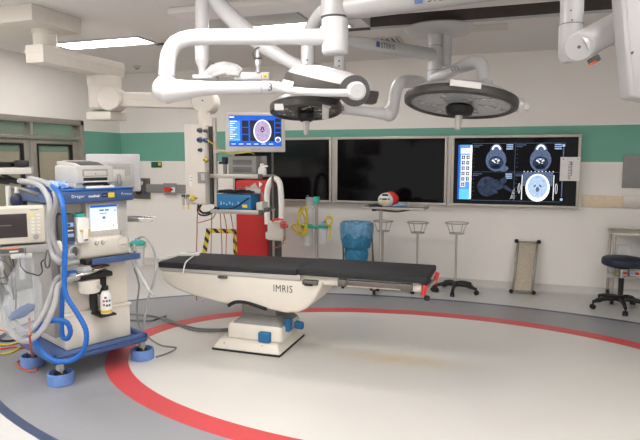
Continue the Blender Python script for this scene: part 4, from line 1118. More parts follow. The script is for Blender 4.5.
b = MB(); b.X = TT; b.m('black').prism([(x0+.05, y0+.03, zp+.167), (x0+.05, y0+.14, zp+.1905), (x0+.05, y1-.1, zp+.198), (x0+.05, y1-.1, zp+.19)], (x1-x0-.1, 0, 0), .003)
b.m('lgrey').box((x0+.04, y1-.1, zp+.19), (x1-.04, y1-.06, zp+.205), .004)
b.build('output_tray', p)
b = MB(); b.X = TT; b.m('paper').box((.26, -.0, zp), (.47, .035, zp+.016), .003); single(b, 'paper_stack', 'white paper strip on the blue shelf edge in front of the printer', 'paper')
# crumpled blue drapes left of the printer
s = MB().m('lblue')
bm_ = bmesh.new(); bmesh.ops.create_icosphere(bm_, subdivisions=4, radius=1)
for v in bm_.verts:
    k = 1+.35*noise.noise(v.co*2.2)+.2*noise.noise(v.co*5)
    v.co = V((v.co.x*.10*k, v.co.y*.14*k, max(0, (v.co.z*.035+.018)*k)))
for v in bm_.verts: v.co = TT @ (v.co+V((.10, .22, zp)))
s.merge(bm_); single(s, 'blue_cloth', 'crumpled pale blue cloth on the top shelf left of the printer', 'cloth')
s = MB().m('whiteplast'); s.X = TT
s.box((.02, .32, zp), (.13, .40, zp+.02), .006).m('teal').box((.04, .40, zp), (.09, .47, zp+.03), .006).m('cable').box((.095, .41, zp), (.12, .45, zp+.028), .005).m('whiteplast').tube([(.02, .45, zp+.012), (.06, .48, zp+.03), (.12, .46, zp+.025), (.17, .48, zp+.012)], .01, 8)
single(s, 'sensor_leads', 'small heap of white and green connectors behind the blue cloth', 'connectors')
# back of a second screen
mc = far(114, 173, 4.80)
nb = (mc-EYE); nb.z = 0; nb.normalize(); fx_ = V((nb.y, -nb.x, 0)); fx_ = (fx_+nb*.12).normalized(); nb2 = V((-fx_.y, fx_.x, 0))
t2_ = thing('computer_screen', 'white flat computer screen seen from behind, right of the printer', 'monitor', V((mc.x, mc.y, mc.z-.17)))
MB().m('white').obox(mc, fx_, nb2, EZ, (.435, .035, .325), .012, 3).build('housing', t2_)
MB().m('lgrey').obox(mc-nb2*.02+fx_*.03-EZ*.02, fx_, nb2, EZ, (.26, .045, .23), .015, 3).m('offwhite').obox(mc-nb2*.045+fx_*.03-EZ*.02, fx_, nb2, EZ, (.1, .02, .1), .006).build('back_cover', t2_)
s = MB().m('mgrey')
for k in range(9): s.obox(mc-nb2*.0425+fx_*.03+EZ*(.07-.011*k), fx_, nb2, EZ, (.2, .002, .004))
s.build('vent_slots', t2_)
MB().m('darkglass').obox(mc+nb2*.0165, fx_, nb2, EZ, (.40, .004, .285)).build('screen_glass', t2_)
pa_ = tl(.585, .54, 1.385)
MB().m('mgrey').tube([mc-nb2*.05+fx_*.03-EZ*.02, mc-nb2*.09+fx_*.03-EZ*.06, mc-nb2*.09+fx_*.02-EZ*.12, pa_+V((0, 0, .05)), pa_+V((0, 0, .013))], .018, 10).build('support_arm', t2_)
# instrument tray rail and suction canister on the right side of the machine
ctr = far(139, 219.5, 4.75)
tr = thing('instrument_tray', 'narrow steel instrument tray on the right side of the anaesthesia machine', 'tray', ctr)
q0, q1 = far(124, 220, 4.72), far(153.5, 220, 4.74)
dd = (q1-q0).normalized(); n_ = EZ.cross(dd)
s = MB().m('chrome').obox((q0+q1)/2, dd, n_, EZ, ((q1-q0).length, .17, .008), .003).obox((q0+q1)/2-n_*.085+EZ*.01, dd, n_, EZ, ((q1-q0).length, .012, .032), .004).obox((q0+q1)/2+n_*.085+EZ*.01, dd, n_, EZ, ((q1-q0).length, .008, .03), .003)
s.build('tray_plate', tr); MB().m('lblue').obox((q0+q1)/2+EZ*.012+dd*-.04, dd, n_, EZ, (.15, .12, .016), .005).build('liner', tr)
e_ = tl(.60, .38, 1.09)
MB().m('mgrey').tube([e_, (e_+q0)/2+V((0, 0, .0)), q0+dd*.08], .014, 8).build('arm', tr)
cp = far(137.5, 243, 4.55)
sc_ = thing('suction_canister', 'clear suction canister with teal lid on the right side of the anaesthesia machine', 'canister', V((cp.x, cp.y, far(137, 266, 4.55).z)))
zb2 = far(137, 266, 4.55).z
MB().m('clear').lathe([(0, 0), (.045, 0), (.058, .17), (.058, .175)], (cp.x, cp.y, zb2), (0, 0, 1), 24).build('jar', sc_)
MB().m('teal').lathe([(0, 0), (.063, 0), (.065, .02), (.045, .032), (0, .034)], (cp.x, cp.y, zb2+.172), (0, 0, 1), 24).m('lblue').cyl((cp.x, cp.y, zb2+.2), (cp.x, cp.y, zb2+.225), .02).build('lid', sc_)
e2 = tl(.605, .3, .97)
MB().m('steel').cyl(e2, (cp.x, cp.y, zb2+.16), .01).torus((cp.x, cp.y, zb2+.16), (0, 0, 1), .061, .006).build('holder_ring', sc_)
MB().m('clearhose').tube([V((cp.x, cp.y, zb2+.22)), far(144, 237, 4.5), far(152, 246, 4.5), far(156, 262, 4.5), far(154, 280, 4.5), far(148, 300, 4.55), far(143.5, 325, 4.6), far(142, 337, 4.62)], .009, 8).build('suction_tube', sc_)
cable([far(134, 268, 4.5), far(139, 285, 4.5), far(137, 305, 4.5), far(138, 322, 4.5), far(146, 335, 4.52), far(160, 345, 4.52), on_z(176, 348, .008), on_z(168, 353, .008), on_z(156, 357, .008)], .007, 'greycable', 'grey_tube', 'thin grey tube from the machine right side trailing on the floor by the caster')
s = MB().m('clear').tube([far(133, 260, 4.48), far(139, 272, 4.48), far(148, 288, 4.5), far(154, 296, 4.5)], [.016, .02, .016, .01], 10)
single(s, 'suction_wand', 'clear plastic suction wand hanging beside the teal lidded canister', 'suction wand')
# ------------------------------------------------------------------ hoses at the left of the machine
DH = 3.78
P = lambda u, v, D=DH: far(u, v, D)
s = MB().m('hoseblue').tube([tl(.08, .3, zp+.03), P(44, 184.5, 4.05), P(52, 186.5, 3.95), P(59, 193, 3.85), P(63, 206), P(65, 228), P(65, 255), P(64.2, 280), P(66.5, 296), P(77, 313), P(86, 331), P(84, 349), P(73, 360), P(56, 361), P(42, 352), P(35.5, 338), P(42, 325), P(55, 320.5), P(66, 322, 3.8), P(70.5, 331, 3.82), P(67.5, 338.5, 3.84), P(62.5, 336, 3.86), P(61.5, 322, 3.88), P(62.5, 296, 3.9), P(66, 276, 3.95), tl(.13, -.02, .80)], .018, 14, .012, .10)
single(s, 'breathing_hose', 'bright blue ribbed breathing hose looping over the machine base', 'hose')
def hose(pts, r, label, mt='clearhose', rib=.08):
    return single(MB().m(mt).tube(pts, r, 12, .012, rib), 'breathing_hose', label, 'hose')
hose([tl(.05, .42, zp+.025), P(20, 181, 4.1), P(34, 183, 4.0), P(43, 189, 3.9), P(49.5, 203), P(48.5, 222), P(47.5, 240), P(51, 253), P(58, 261), P(66, 264, 3.85), tl(.15, -.02, .87)], .02, 'clear ribbed hose hanging nearest the dark patient monitor screen')
hose([tl(.02, .38, zp+.025), P(30, 178.5, 4.1), P(46, 183, 4.0), P(54, 191, 3.92), P(56, 204, 3.86), P(52.5, 218, 3.86), P(51.5, 232, 3.86), P(55, 245, 3.86), P(62, 256, 3.88), tl(.12, -.02, .92)], .02, 'clear ribbed hose crossing behind the other one toward the blue hose')
hose([P(-14, 262, 3.6), P(-4, 292, 3.6), P(3, 314, 3.6), P(11, 331, 3.62), P(23, 341, 3.65), P(36, 336, 3.68), P(47, 322, 3.72), P(55, 303, 3.78), P(60, 284, 3.85), tl(.14, -.045, .76)], .02, 'outer clear ribbed hose sagging in a deep loop at lower left')
hose([P(-14, 240, 3.64), P(-2, 275, 3.64), P(6, 306, 3.66), P(14, 322, 3.68), P(25, 331, 3.7), P(35, 326, 3.74), P(44, 312, 3.8), P(51, 296, 3.86), P(58, 278, 3.9), tl(.12, -.045, .78)], .019, 'inner clear ribbed hose sagging in a loop behind the outer one at lower left')
hose([P(3, 252, 3.5), P(2, 266, 3.5), P(5, 282, 3.52), P(11, 292, 3.54), P(16, 298, 3.56)], .014, 'short pale tube curling below the grey module rack', 'clearhose', .06)
# patient monitor with module rack on a post
pm_ = far(16, 225.5, 3.5)
nb = (pm_-EYE); nb.z = 0; nb.normalize(); fx_ = V((nb.y, -nb.x, 0))
t = thing('patient_monitor', 'beige patient monitor with a dark screen and button column at the left edge', 'patient monitor', V((far(24, 300, 3.62).x, far(24, 300, 3.62).y, pm_.z-.2)))
Wm, Hm = .33, .235
mo = pm_
MB().m('beige').obox(mo+nb*.05, fx_, nb, EZ, (Wm, .12, Hm), .014, 3).obox(mo-nb*.005, fx_, nb, EZ, (Wm-.008, .02, Hm-.008), .008, 3).build('case', t)
MB().m('dimscreen').obox(mo-nb*.014-fx_*.045+EZ*.0, fx_, nb, EZ, (Wm-.115, .004, .15), .002).build('screen', t)
s = MB().m('lgrey')
for r in range(6):
    for q in range(2):
        if r == 0 and q == 0: s.m('yellow')
        else: s.m('offwhite')
        s.obox(mo-nb*.015+fx_*(.092+.032*q)+EZ*(.062-.022*r), fx_, nb, EZ, (.022, .006, .013), .002)
s.m('mgrey').cyl(mo-nb*.012+fx_*.108-EZ*.075, mo-nb*.028+fx_*.108-EZ*.075, .016, bev=.003)
s.build('button', t)
s = MB().m('dgrey').quad(mo-nb*.0163-fx_*.06, fx_, EZ, -.035, .0, .035, .008).quad(mo-nb*.0153+fx_*.1, fx_, EZ, -.02, .093, .03, .097); s.build('lettering', t, wn=True)
rk = mo-EZ*.155
MB().m('mgrey').obox(rk+nb*.05, fx_, nb, EZ, (Wm+.02, .15, .055), .008).m('dgrey').obox(rk-nb*.026-fx_*.03, fx_, nb, EZ, (.13, .004, .03), .002).m('orange').obox(rk-nb*.028-fx_*.035+EZ*.014, fx_, nb, EZ, (.09, .004, .006)).m('lgrey').obox(rk-nb*.03-fx_*.02-EZ*.004, fx_, nb, EZ, (.05, .008, .012), .002).build('module_rack', t)
pt_ = t.location
ms_ = tl(.018, .30, rk.z-.0)
MB().m('lgrey').cyl((pt_.x, pt_.y, rk.z-.20), (pt_.x, pt_.y, rk.z-.02), .018, n=16).obox(V((pt_.x, pt_.y, rk.z-.035)), fx_, nb, EZ, (.12, .2, .03), .006).tube([V((pt_.x, pt_.y, rk.z-.05)), (V((pt_.x, pt_.y, rk.z-.05))+ms_)/2+V((0, 0, -.03)), ms_], .022, 10).build('support_arm', t)
# clear bag with blue content hanging from the rack
bc = far(28, 296, 3.5)
bg = thing('plastic_bag', 'crumpled clear plastic bag with a blue packet hanging under the patient monitor', 'bag', V((bc.x, bc.y, bc.z+.28)))
bm_ = bmesh.new(); bmesh.ops.create_icosphere(bm_, subdivisions=5, radius=1)
for v in bm_.verts:
    q = v.co.copy(); k = 1+.28*noise.noise(q*2.3)+.16*noise.noise(q*6)
    wz = .55+.45*(1-(q.z+1)/2)
    v.co = bc+fx_*(q.x*.125*k*wz-.03*(1-q.z))+nb*(q.y*.05*k)+EZ*(q.z*.275)
MB().m('bag').merge(bm_).build('film', bg)
bm_ = bmesh.new(); bmesh.ops.create_icosphere(bm_, subdivisions=4, radius=1)
bb = far(22, 312, 3.5)
for v in bm_.verts:
    q = v.co.copy(); k = 1+.3*noise.noise(q*3)
    v.co = bb+(fx_*.9+EZ*.45)*(q.x*.075*k)+nb*(q.y*.02)+(EZ*.9-fx_*.4)*(q.z*.032*k)
MB().m('dblue').merge(bm_).build('packet', bg, label='blue packet inside the bag')
MB().m('dgrey').tube([bc+EZ*.26, bc+EZ*.30, V((bc.x, bc.y, rk.z-.02))+nb*.02], .004, 6).build('hanging_loop', bg)
cable([P(20, 258, 3.48), P(20.5, 266, 3.46), P(26, 272, 3.44), P(33, 274, 3.44), P(39, 275.5, 3.44), P(42.5, 271, 3.45), P(41, 263, 3.46), P(43.5, 260, 3.5)], .0045, 'black', 'monitor_lead', 'thin black lead drooping in front of the clear bag')
cable([P(47, 250, 3.52), P(45, 260, 3.5), P(46, 267, 3.5), P(49, 267, 3.5), P(50, 259, 3.5), P(48, 250, 3.52)], .005, 'dgrey', 'monitor_lead', 'dark lead coiled in a narrow loop right of the module rack')
for k, (a_, nm) in enumerate((([(-4, 258), (6, 262), (11, 272), (12, 284), (14, 300)], 'straightest dark lead hanging under the rack at the left edge'), ([(9, 256), (12, 268), (8, 276), (-2, 279)], 'dark lead curving back left under the rack'), ([(2, 256), (4, 272), (9, 281), (6, 284), (-3, 283)], 'lowest dark lead curling at the left edge'), ([(12, 256), (15, 275), (16, 300), (15, 318)], 'dark lead hanging along the left of the clear bag'))):
    cable([P(u, v, 3.46+.02*k) for u, v in a_], .0045, 'dgrey', 'monitor_lead', nm)
# shelf arm with black leads at far left
q0, q1 = far(-150, 173, 3.8), far(32.5, 170, 4.3)
dd = (q1-q0); dd.z = 0; dd.normalize(); n_ = V((-dd.y, dd.x, 0))
t = thing('wall_shelf', 'pale shelf arm with rounded end at the left edge, before the door', 'shelf', V((q0.x, q0.y, 0)))
MB().m('offwhite').obox((q0+q1)/2, dd, n_, EZ, ((q1-q0).length, .28, .045), .008).build('shelf_board', t)
MB().m('mgrey').obox(q1, dd, n_, EZ, (.02, .285, .05), .006).build('end_cap', t)
MB().m('lgrey').cyl((q0.x, q0.y, .03), (q0.x, q0.y, q0.z-.02), .03).lathe([(0, 0), (.22, 0), (.22, .02), (.05, .04), (0, .04)], (q0.x, q0.y, .001), (0, 0, 1), 28).build('stand', t)
s = MB().m('black')
for k in range(7):
    pts = [q1-dd*.22+dd*random.uniform(-.16, .12)+n_*random.uniform(-.1, .1)+EZ*random.uniform(.035, .055) for _ in range(5)]
    s.tube(pts, .011, 8)
s.obox(q1-dd*.07+EZ*.05-n_*.08, dd, n_, EZ, (.10, .08, .05), .012)
single(s, 'lead_bundle', 'black bundle of leads lying on the pale shelf arm at the left edge', 'leads')
s = MB().m('black')
cb2 = q1-dd*.28-EZ*.025
for k in range(6):
    p0 = cb2+dd*random.uniform(-.15, .1)+n_*random.uniform(-.1, -.0)
    s.tube([p0, p0+dd*.08-EZ*random.uniform(.03, .06), p0+dd*.18-EZ*random.uniform(.06, .08), p0+dd*.22-EZ*.065], .012, 8)
single(s, 'hanging_leads', 'black leads drooping under the pale shelf arm at the left edge', 'leads')
s = MB().m('navy').sphere(far(16.5, 201, 3.95), .05, 18, (.8, .8, 1.15)).m('clearhose').cyl(far(16.5, 195, 3.95), far(16.5, 188, 3.98), .015).m('lgrey').cyl(far(9, 206, 3.95), far(8, 186, 3.95), .018).m('redplast').cyl(far(9.5, 207, 3.95), far(9.5, 203.5, 3.95), .012)
s.m('mgrey').tube([far(8, 187, 3.95), tl(.06, .3, 1.34)], .012, 8, raw=True).tube([far(16.5, 188, 3.98), tl(.06, .2, 1.34)], .012, 8, raw=True)
single(s, 'breathing_bag', 'dark blue breathing bag hanging above the patient monitor', 'breathing bag')
# cables on the floor at lower left
FZ = .009
def fl(u, v): return on_z(u, v, FZ)
cable([fl(-12, 352), fl(4, 354), fl(14, 351), fl(24, 345), fl(33, 339)], .009, 'yellowtube', 'floor_cable', 'front yellow cable on the floor at the left edge')
cable([fl(-12, 342), fl(4, 345), fl(16, 343), fl(26, 338), fl(34, 334)], .009, 'yellowtube', 'floor_cable', 'rear yellow cable on the floor at the left edge')
cable([fl(-12, 338), fl(6, 341), fl(18, 339), fl(30, 333)], .009, 'black', 'floor_cable', 'black cable between the coloured cables on the floor at left')
cable([fl(-12, 328), fl(4, 331), fl(12, 336), fl(24, 345), fl(31, 341)], .006, 'orange', 'floor_cable', 'orange cable crossing the yellow cables at the left edge')
cable([fl(-12, 347), fl(2, 349), fl(12, 347), fl(22, 348), fl(32, 344)], .006, 'redplast', 'floor_cable', 'red cable lying among the yellow cables at the left edge')
cable([P(29.5, 318, 3.6), P(29.5, 330, 3.62), P(30, 342, 3.62), fl(33, 360), fl(37, 367), fl(36, 371), fl(29, 371), fl(20, 367), fl(17, 362), fl(21, 359), fl(26, 359)], .006, 'orange', 'floor_cable', 'thin orange cable making a hook on the floor beside the front blue ring')
cable([on_z(126, 314, FZ), on_z(150, 315.5, FZ), on_z(168, 320, FZ), on_z(182, 325, FZ), on_z(200, 329, FZ), on_z(218, 329.5, FZ), on_z(228, 329, FZ)], .011, 'greycable', 'floor_cable', 'upper grey cable across the red ring to the table base')
cable([on_z(126, 320, FZ), on_z(150, 320.5, FZ), on_z(158, 318, FZ), on_z(166, 316, FZ), on_z(162, 319, FZ), on_z(176, 324, FZ), on_z(196, 330.5, FZ), on_z(228, 331, FZ)], .009, 'greycable', 'floor_cable', 'lower grey cable with a small loop across the red ring')
# ================================================================== FLOOR STANDS AND THE BACK OF THE ROOM
# red cabinet
y0 = 6.35
xa, xb = on_y(236.5, 220, y0).x, on_y(270.5, 220, y0).x
zt = on_y(253, 180.5, y0).z
t = thing('red_cabinet', 'tall red cabinet standing behind the table under the lower pendant shelf', 'cabinet', ((xa+xb)/2, y0+.2, 0))
MB().m('red').box((xa, y0, .06), (xb-.02, y0+.38, zt), .012, 3).build('body', t)
MB().m('red').box((xa+.006, y0-.018, .09), (xb-.03, y0-.0005, zt-.02), .008, 3).build('door', t)
MB().m('dgrey').box((xb-.021, y0+.0, .08), (xb-.0, y0+.36, zt-.06), .004).build('side_trim', t)
s = MB().m('rubber')
for xx in (xa+.05, xb-.08):
    for yy in (y0+.05, y0+.33): s.cyl((xx, yy, .0), (xx, yy, .07), .03, n=12, bev=.005)
s.build('foot', t)
p1 = on_y(244, 188, y0-.0185)
s = MB().m('lgrey').add([on_y(u, v, y0-.019) for u, v in ((243.5, 191), (255, 179.8+3), (260, 191))], [(0, 1, 2)]).m('whiteplast').add([on_y(u, v, y0-.019) for u, v in ((259, 181.5), (262.5, 184), (259, 188))], [(0, 1, 2)])
s.build('sign', t, label='grey and white warning marks', wn=True)
# warming unit on a pole with an arched hose
y0 = 6.15
pp = on_y(273.5, 240, y0+.12)
t = thing('warming_unit', 'pale box unit with white arched hose and red cord beside the red cabinet', 'warming unit', (pp.x, y0+.12, 0))
MB().m('steel').cyl((pp.x, y0+.12, .08), (pp.x, y0+.12, on_y(273, 205, y0).z), .014, n=14).build('pole', t)
s = MB().m('dgrey')
for k in range(5):
    a_ = 2*PI*k/5+.3
    e = V((pp.x+.22*math.cos(a_), y0+.12+.22*math.sin(a_), .06)); s.tube([V((pp.x, y0+.12, .09)), e], [.022, .016], 8, raw=True).sphere((e.x, e.y, .03), .03, 10)
s.build('base', t)
a, b = on_y(265.5, 221, y0), on_y(281, 241, y0)
s = MB().m('offwhite').box((a.x+.02, y0, b.z), (b.x+.03, y0+.1, a.z), .015, 3).box((a.x-.01, y0+.01, b.z+.01), (a.x+.05, y0+.09, b.z+.1), .012, 3)
s.build('unit_body', t)
MB().m('whiteplast').tube([on_y(267.5, 224, y0+.05), on_y(266.8, 205, y0+.05), on_y(267.5, 190, y0+.05), on_y(270.5, 181, y0+.05), on_y(275, 178.5, y0+.05), on_y(279.5, 183, y0+.05), on_y(281, 195, y0+.05), on_y(281.5, 208, y0+.05), on_y(281.5, 222, y0+.05)], .036, 16, .015, .05).build('hose', t)
pts = []
cc = on_y(284, 227, y0-.02)
for k in range(44):
    a_ = k*.75; pts.append(V((cc.x+.035*math.cos(a_)+.02*math.sin(k*.31), cc.y+.01*math.sin(k*.5), cc.z+.02+.03*math.sin(a_)+.02*math.sin(k*.4))))
s = MB().m('redplast').tube(pts, .004, 6, raw=True)
s.tube([on_y(272, 221.5, y0-.02), on_y(277, 219, y0-.03), on_y(283, 220, y0-.02)], .012, 8)
s.m('cable').tube([on_y(285, 235, y0-.02), on_y(283, 243, y0-.02), on_y(277, 247.5, y0-.0), on_y(272, 247, y0+.10)], .006, 6)
s.build('cord', t, label='red coiled cord')
# suction stand
y0 = 6.62
px = on_y(316.5, 230, y0).x
t = thing('suction_stand', 'pole stand with teal topped clear canisters and coiled yellow tubes', 'suction stand', (px, y0, 0))
zt = on_y(316, 199, y0).z
MB().m('steel').cyl((px, y0, .08), (px, y0, zt), .02, n=16).build('pole', t)
MB().m('teal').box((px-.035, y0-.035, zt-.05), (px+.035, y0+.03, zt+.03), .01).build('pole_clamp', t, label='teal clamp')
s = MB().m('dgrey')
for k in range(5):
    a_ = 2*PI*k/5+.3
    e = V((px+.24*math.cos(a_), y0+.24*math.sin(a_), .06)); s.tube([V((px, y0, .09)), e], [.022, .016], 8, raw=True).sphere((e.x, e.y, .03), .03, 10)
s.build('base', t)
zc = on_y(316, 227, y0).z
cx1_, cx2_ = on_y(308.5, 230, y0).x, on_y(324.5, 230, y0).x
MB().m('teal').box((px-.1, y0-.06, zc-.015), (px+.1, y0-.03, zc+.015), .006).build('carrier', t)
for cx_, r_, hh in ((cx1_, .085, .23), (cx2_, .065, .2)):
    MB().m('clear').lathe([(0, 0), (r_*.85, 0), (r_, hh), (r_, hh+.01)], (cx_, y0-.07, zc-hh-.0), (0, 0, 1), 24).build('canister', t)
    MB().m('teal').lathe([(0, 0), (r_+.006, 0), (r_+.008, .025), (r_*.6, .04), (0, .045)], (cx_, y0-.07, zc+.002), (0, 0, 1), 24).m('lblue' if r_ < .07 else 'teal').cyl((cx_, y0-.07, zc+.04), (cx_, y0-.07, zc+.075), .02).build('canister_lid', t)
xt_ = on_y(309, 210, y0).x; zt2 = on_y(309, 197, y0).z
MB().m('clear').lathe([(0, 0), (.05, 0), (.055, zt2-zc-.07), (.045, zt2-zc-.06), (0, zt2-zc-.058)], (xt_, y0+.03, zc+.055), (0, 0, 1), 24).m('dblue').cyl((xt_-.02, y0+.03, zt2-.01), (xt_-.035, y0+.03, zt2+.02), .014).build('tall_cylinder', t)
yt = y0-.18
def loops(cu, cv, ru, rv, n, seed):
    random.seed(seed); pts = []
    for k in range(n*14):
        a_ = 2*PI*k/14; w_ = .45*math.sin(k/14*1.9+seed); f_ = 1+.2*math.sin(k*.17)
        dx_, dv_ = ru*math.cos(a_)*f_, rv*math.sin(a_)*f_
        pts.append(on_y(cu+dx_*math.cos(w_)-dv_*math.sin(w_)*.6, cv+dx_*math.sin(w_)+dv_*math.cos(w_), yt+.03*math.sin(k*.23)))
    return pts
s = MB().m('yellowtube').tube(loops(302.5, 221, 4, 13, 4, 1), .011, 8, raw=True)
s.tube([on_y(301, 233, yt), on_y(294, 230, yt), on_y(291.5, 226, yt), on_y(296, 224, yt), on_y(304, 225, yt), on_y(308, 229, yt), on_y(304.5, 236, yt)], .011, 8)
s.m('steel').tube([on_y(304, 208, yt), V((xt_, y0-.03, on_y(304, 208, yt).z)), V((px, y0, on_y(304, 208, yt).z))], .006, 6)
s.build('tube_coil', t, label='large yellow tube coil')
s = MB().m('yellowtube').tube(loops(329, 221, 3.2, 4, 2, 2), .009, 8, raw=True).tube([on_y(329, 224, yt), on_y(330, 232, yt), on_y(328.5, 240, yt)], .009, 8).tube([on_y(331, 222, yt), on_y(330.5, 232, yt), on_y(330, 238, yt)], .009, 8).tube([on_y(326, 222, yt), on_y(325, 226, yt+.1)], .009, 8)
s.m('dblue').sphere(on_y(325.5, 221.5, yt), .02, 10)
s.build('tube_coil', t, label='small yellow tube coil')
# waste bag stand
y0 = 6.72
c0 = on_y(356.5, 240, y0)
t = thing('waste_bag_stand', 'blue plastic waste bag folded over a wheeled ring stand by the wall', 'waste bag', (c0.x, y0, 0))
zt, zb = on_y(356, 224, y0).z, on_y(356, 263, y0).z
R_ = (on_y(372, 230, y0).x-on_y(341, 230, y0).x)/2
def bagmesh(prof, amp, seed, lift=0):
    n = 56; vs = []; fs = []
    for i, (r, z) in enumerate(prof):
        for k in range(n):
            a_ = 2*PI*k/n; q = V((math.cos(a_)*2.2+seed, math.sin(a_)*2.2, z*6))
            rr = r*(1+amp*noise.noise(q)+amp*.6*noise.noise(q*2.7))
            vs.append(V((c0.x+rr*math.cos(a_), y0+rr*.85*math.sin(a_), z+lift*noise.noise(V((math.cos(a_)*1.7, math.sin(a_)*1.7, 3+seed)))*(1 if i in (0, ) else 0))))
    for i in range(len(prof)-1):
        for k in range(n): fs.append((i*n+k, i*n+(k+1) % n, (i+1)*n+(k+1) % n, (i+1)*n+k))
    return vs, fs
b = MB().m('binbag'); vs, fs = bagmesh([(R_*.96, zt-.02), (R_*.97, zt-.12), (R_*.95, zt-.2), (R_*.9, zt-.28), (R_*.72, zt-.31), (R_*.74, zt-.38), (R_*.66, zb), (R_*.5, zb-.05), (R_*.05, zb-.07)], .09, 1); b.add(vs, fs).build('bag', t)
b = MB().m('bincollar'); vs, fs = bagmesh([(R_*1.04, zt-.15), (R_*1.06, zt-.06), (R_*1.02, zt+.01), (R_*.9, zt+.03), (R_*.85, zt-.03)], .10, 5, .12); b.add(vs, fs).build('bag_collar', t, label='pale folded bag collar')
MB().m('steel').torus((c0.x, y0, zt), (0, 0, 1), R_*.93, .01, sy=.85).build('hoop', t)
s = MB().m('steel_dark')
for u in (344.5, 374):
    p = on_y(u, 288, y0+.05)
    s.tube([V((c0.x+(R_*.95 if u > 356 else -R_*.95), y0, zt)), V((p.x, p.y, .06))], .011, 8, raw=True)
s.tube([V((on_y(344.5, 288, y0).x, y0+.05, .085)), V((on_y(374, 288, y0).x, y0+.05, .085))], .012, 8, raw=True)
s.build('stand_leg', t)
for u in (346, 374):
    p = on_y(u, 288, y0+.02)
    for yy in (y0-.12, y0+.16):
        MB().m('rubber').cyl((p.x-.015, yy, .035), (p.x+.015, yy, .035), .035, bev=.006).m('steel_dark').cyl((p.x, yy, .06), (p.x, y0+.05, .085), .01).build('caster', t)
# instrument stand with tray
y0 = 6.60
pp = on_y(380.5, 250, y0)
t = thing('tray_stand', 'steel instrument stand with a flat tray, holding a red and white helmet', 'instrument stand', (pp.x, y0, 0))
ztr = on_y(400, 207.5, y0).z
xa, xb = on_y(367, 207, y0).x, on_y(429, 207, y0).x
s = MB().m('steel').box((xa, y0-.18, ztr-.012), (xb-.02, y0+.2, ztr), .004)
for a_ in ((xa, y0-.18, xb-.02, y0-.17), (xa, y0+.19, xb-.02, y0+.2), (xb-.03, y0-.18, xb-.02, y0+.2), (xa, y0-.18, xa+.01, y0+.2)): s.box((a_[0], a_[1], ztr-.004), (a_[2], a_[3], ztr+.014), .002)
s.build('tray', t)
MB().m('steel_dark').tube([V((pp.x, y0, ztr-.035)), V((pp.x+.2, y0, ztr-.05)), V((xb-.2, y0, ztr-.014))], .012, 8).cyl((pp.x-.06, y0, ztr-.03), (pp.x+.03, y0, ztr-.03), .018).m('black').cyl((pp.x-.11, y0, ztr-.03), (pp.x-.06, y0, ztr-.03), .022, bev=.004).build('tray_arm', t)
MB().m('steel').cyl((pp.x, y0, .07), (pp.x, y0, ztr-.012), .019, n=16).build('pole', t)
MB().m('steel').tube([V((pp.x-.03, y0-.2, .07)), V((pp.x-.02, y0, .075)), V((pp.x-.03, y0+.22, .07))], .018, 8).tube([V((pp.x, y0, .075)), V((pp.x+.4, y0, .07))], .018, 8, raw=True).build('foot_frame', t)
for (xx, yy) in ((pp.x-.03, y0-.2), (pp.x-.03, y0+.22), (pp.x+.4, y0)):
    MB().m('rubber').cyl((xx-.014, yy, .03), (xx+.014, yy, .03), .03, bev=.005).m('steel').cyl((xx, yy, .03), (xx, yy, .075), .008).build('caster', t)
hc = on_y(386.5, 199, y0)
t = thing('helmet', 'red and white helmet with dark visor lying on the steel instrument tray', 'helmet', (hc.x, y0, ztr))
k = .135
MB().m('whiteplast').sphere((hc.x, y0-.02, ztr+.088), .09, 28, (1.1, 1, .95)).build('shell', t)
MB().m('redplast').sphere((hc.x+.045, y0+.03, ztr+.095), .088, 28, (1.12, 1.1, 1.05)).build('red_cap', t, label='red cap')
vf = [on_y(u, v, y0-.12) for u, v in ((383, 193), (389, 192.6), (390, 194.4), (384, 195))]
s = MB().m('black').obox((hc.x-.0, y0-.085, ztr+.15), V((1, 0, 0)), V((0, 1, .7)), V((0, -.7, 1)), (.07, .02, .022), .006).obox((hc.x-.0, y0-.117, ztr+.105), EX, EY, EZ, (.055, .02, .018), .005).m('dblue').obox((hc.x-.05, y0-.104, ztr+.105), V((1, -.4, 0)), V((.4, 1, 0)), EZ, (.022, .015, .014), .003).obox((hc.x+.05, y0-.107, ztr+.105), V((1, .4, 0)), V((-.4, 1, 0)), EZ, (.022, .015, .014), .003).m('yellow').obox((hc.x-.01, y0-.115, ztr+.068), EX, EY, EZ, (.05, .014, .02), .003)
s.build('visor_markings', t)
bm_ = bmesh.new(); bmesh.ops.create_icosphere(bm_, subdivisions=3, radius=1)
pc2 = on_y(399, 203, y0-.03)
for v in bm_.verts:
    q = v.co; kk = 1+.4*noise.noise(q*2.5); v.co = V((pc2.x+q.x*.10*kk+.0, y0-.05+q.y*.07*kk, ztr+.0145+max(0, (q.z*.5+.4)*(.035+.03*q.x))*kk))
single(MB().m('lblue').merge(bm_), 'blue_wrap', 'crumpled pale blue wrap right of the helmet on the steel tray', 'wrap')
s = MB().m('black').tube([on_y(369, 206, y0-.1)*1, V((on_y(374, 204, y0).x, y0-.1, ztr+.018)), V((on_y(379, 204, y0).x, y0-.11, ztr+.03)), V((on_y(384.5, 205, y0).x, y0-.13, ztr+.016))], [.012, .018, .02, .01], 8)
single(s, 'black_strap', 'black strap lying left of the helmet on the steel tray', 'strap')
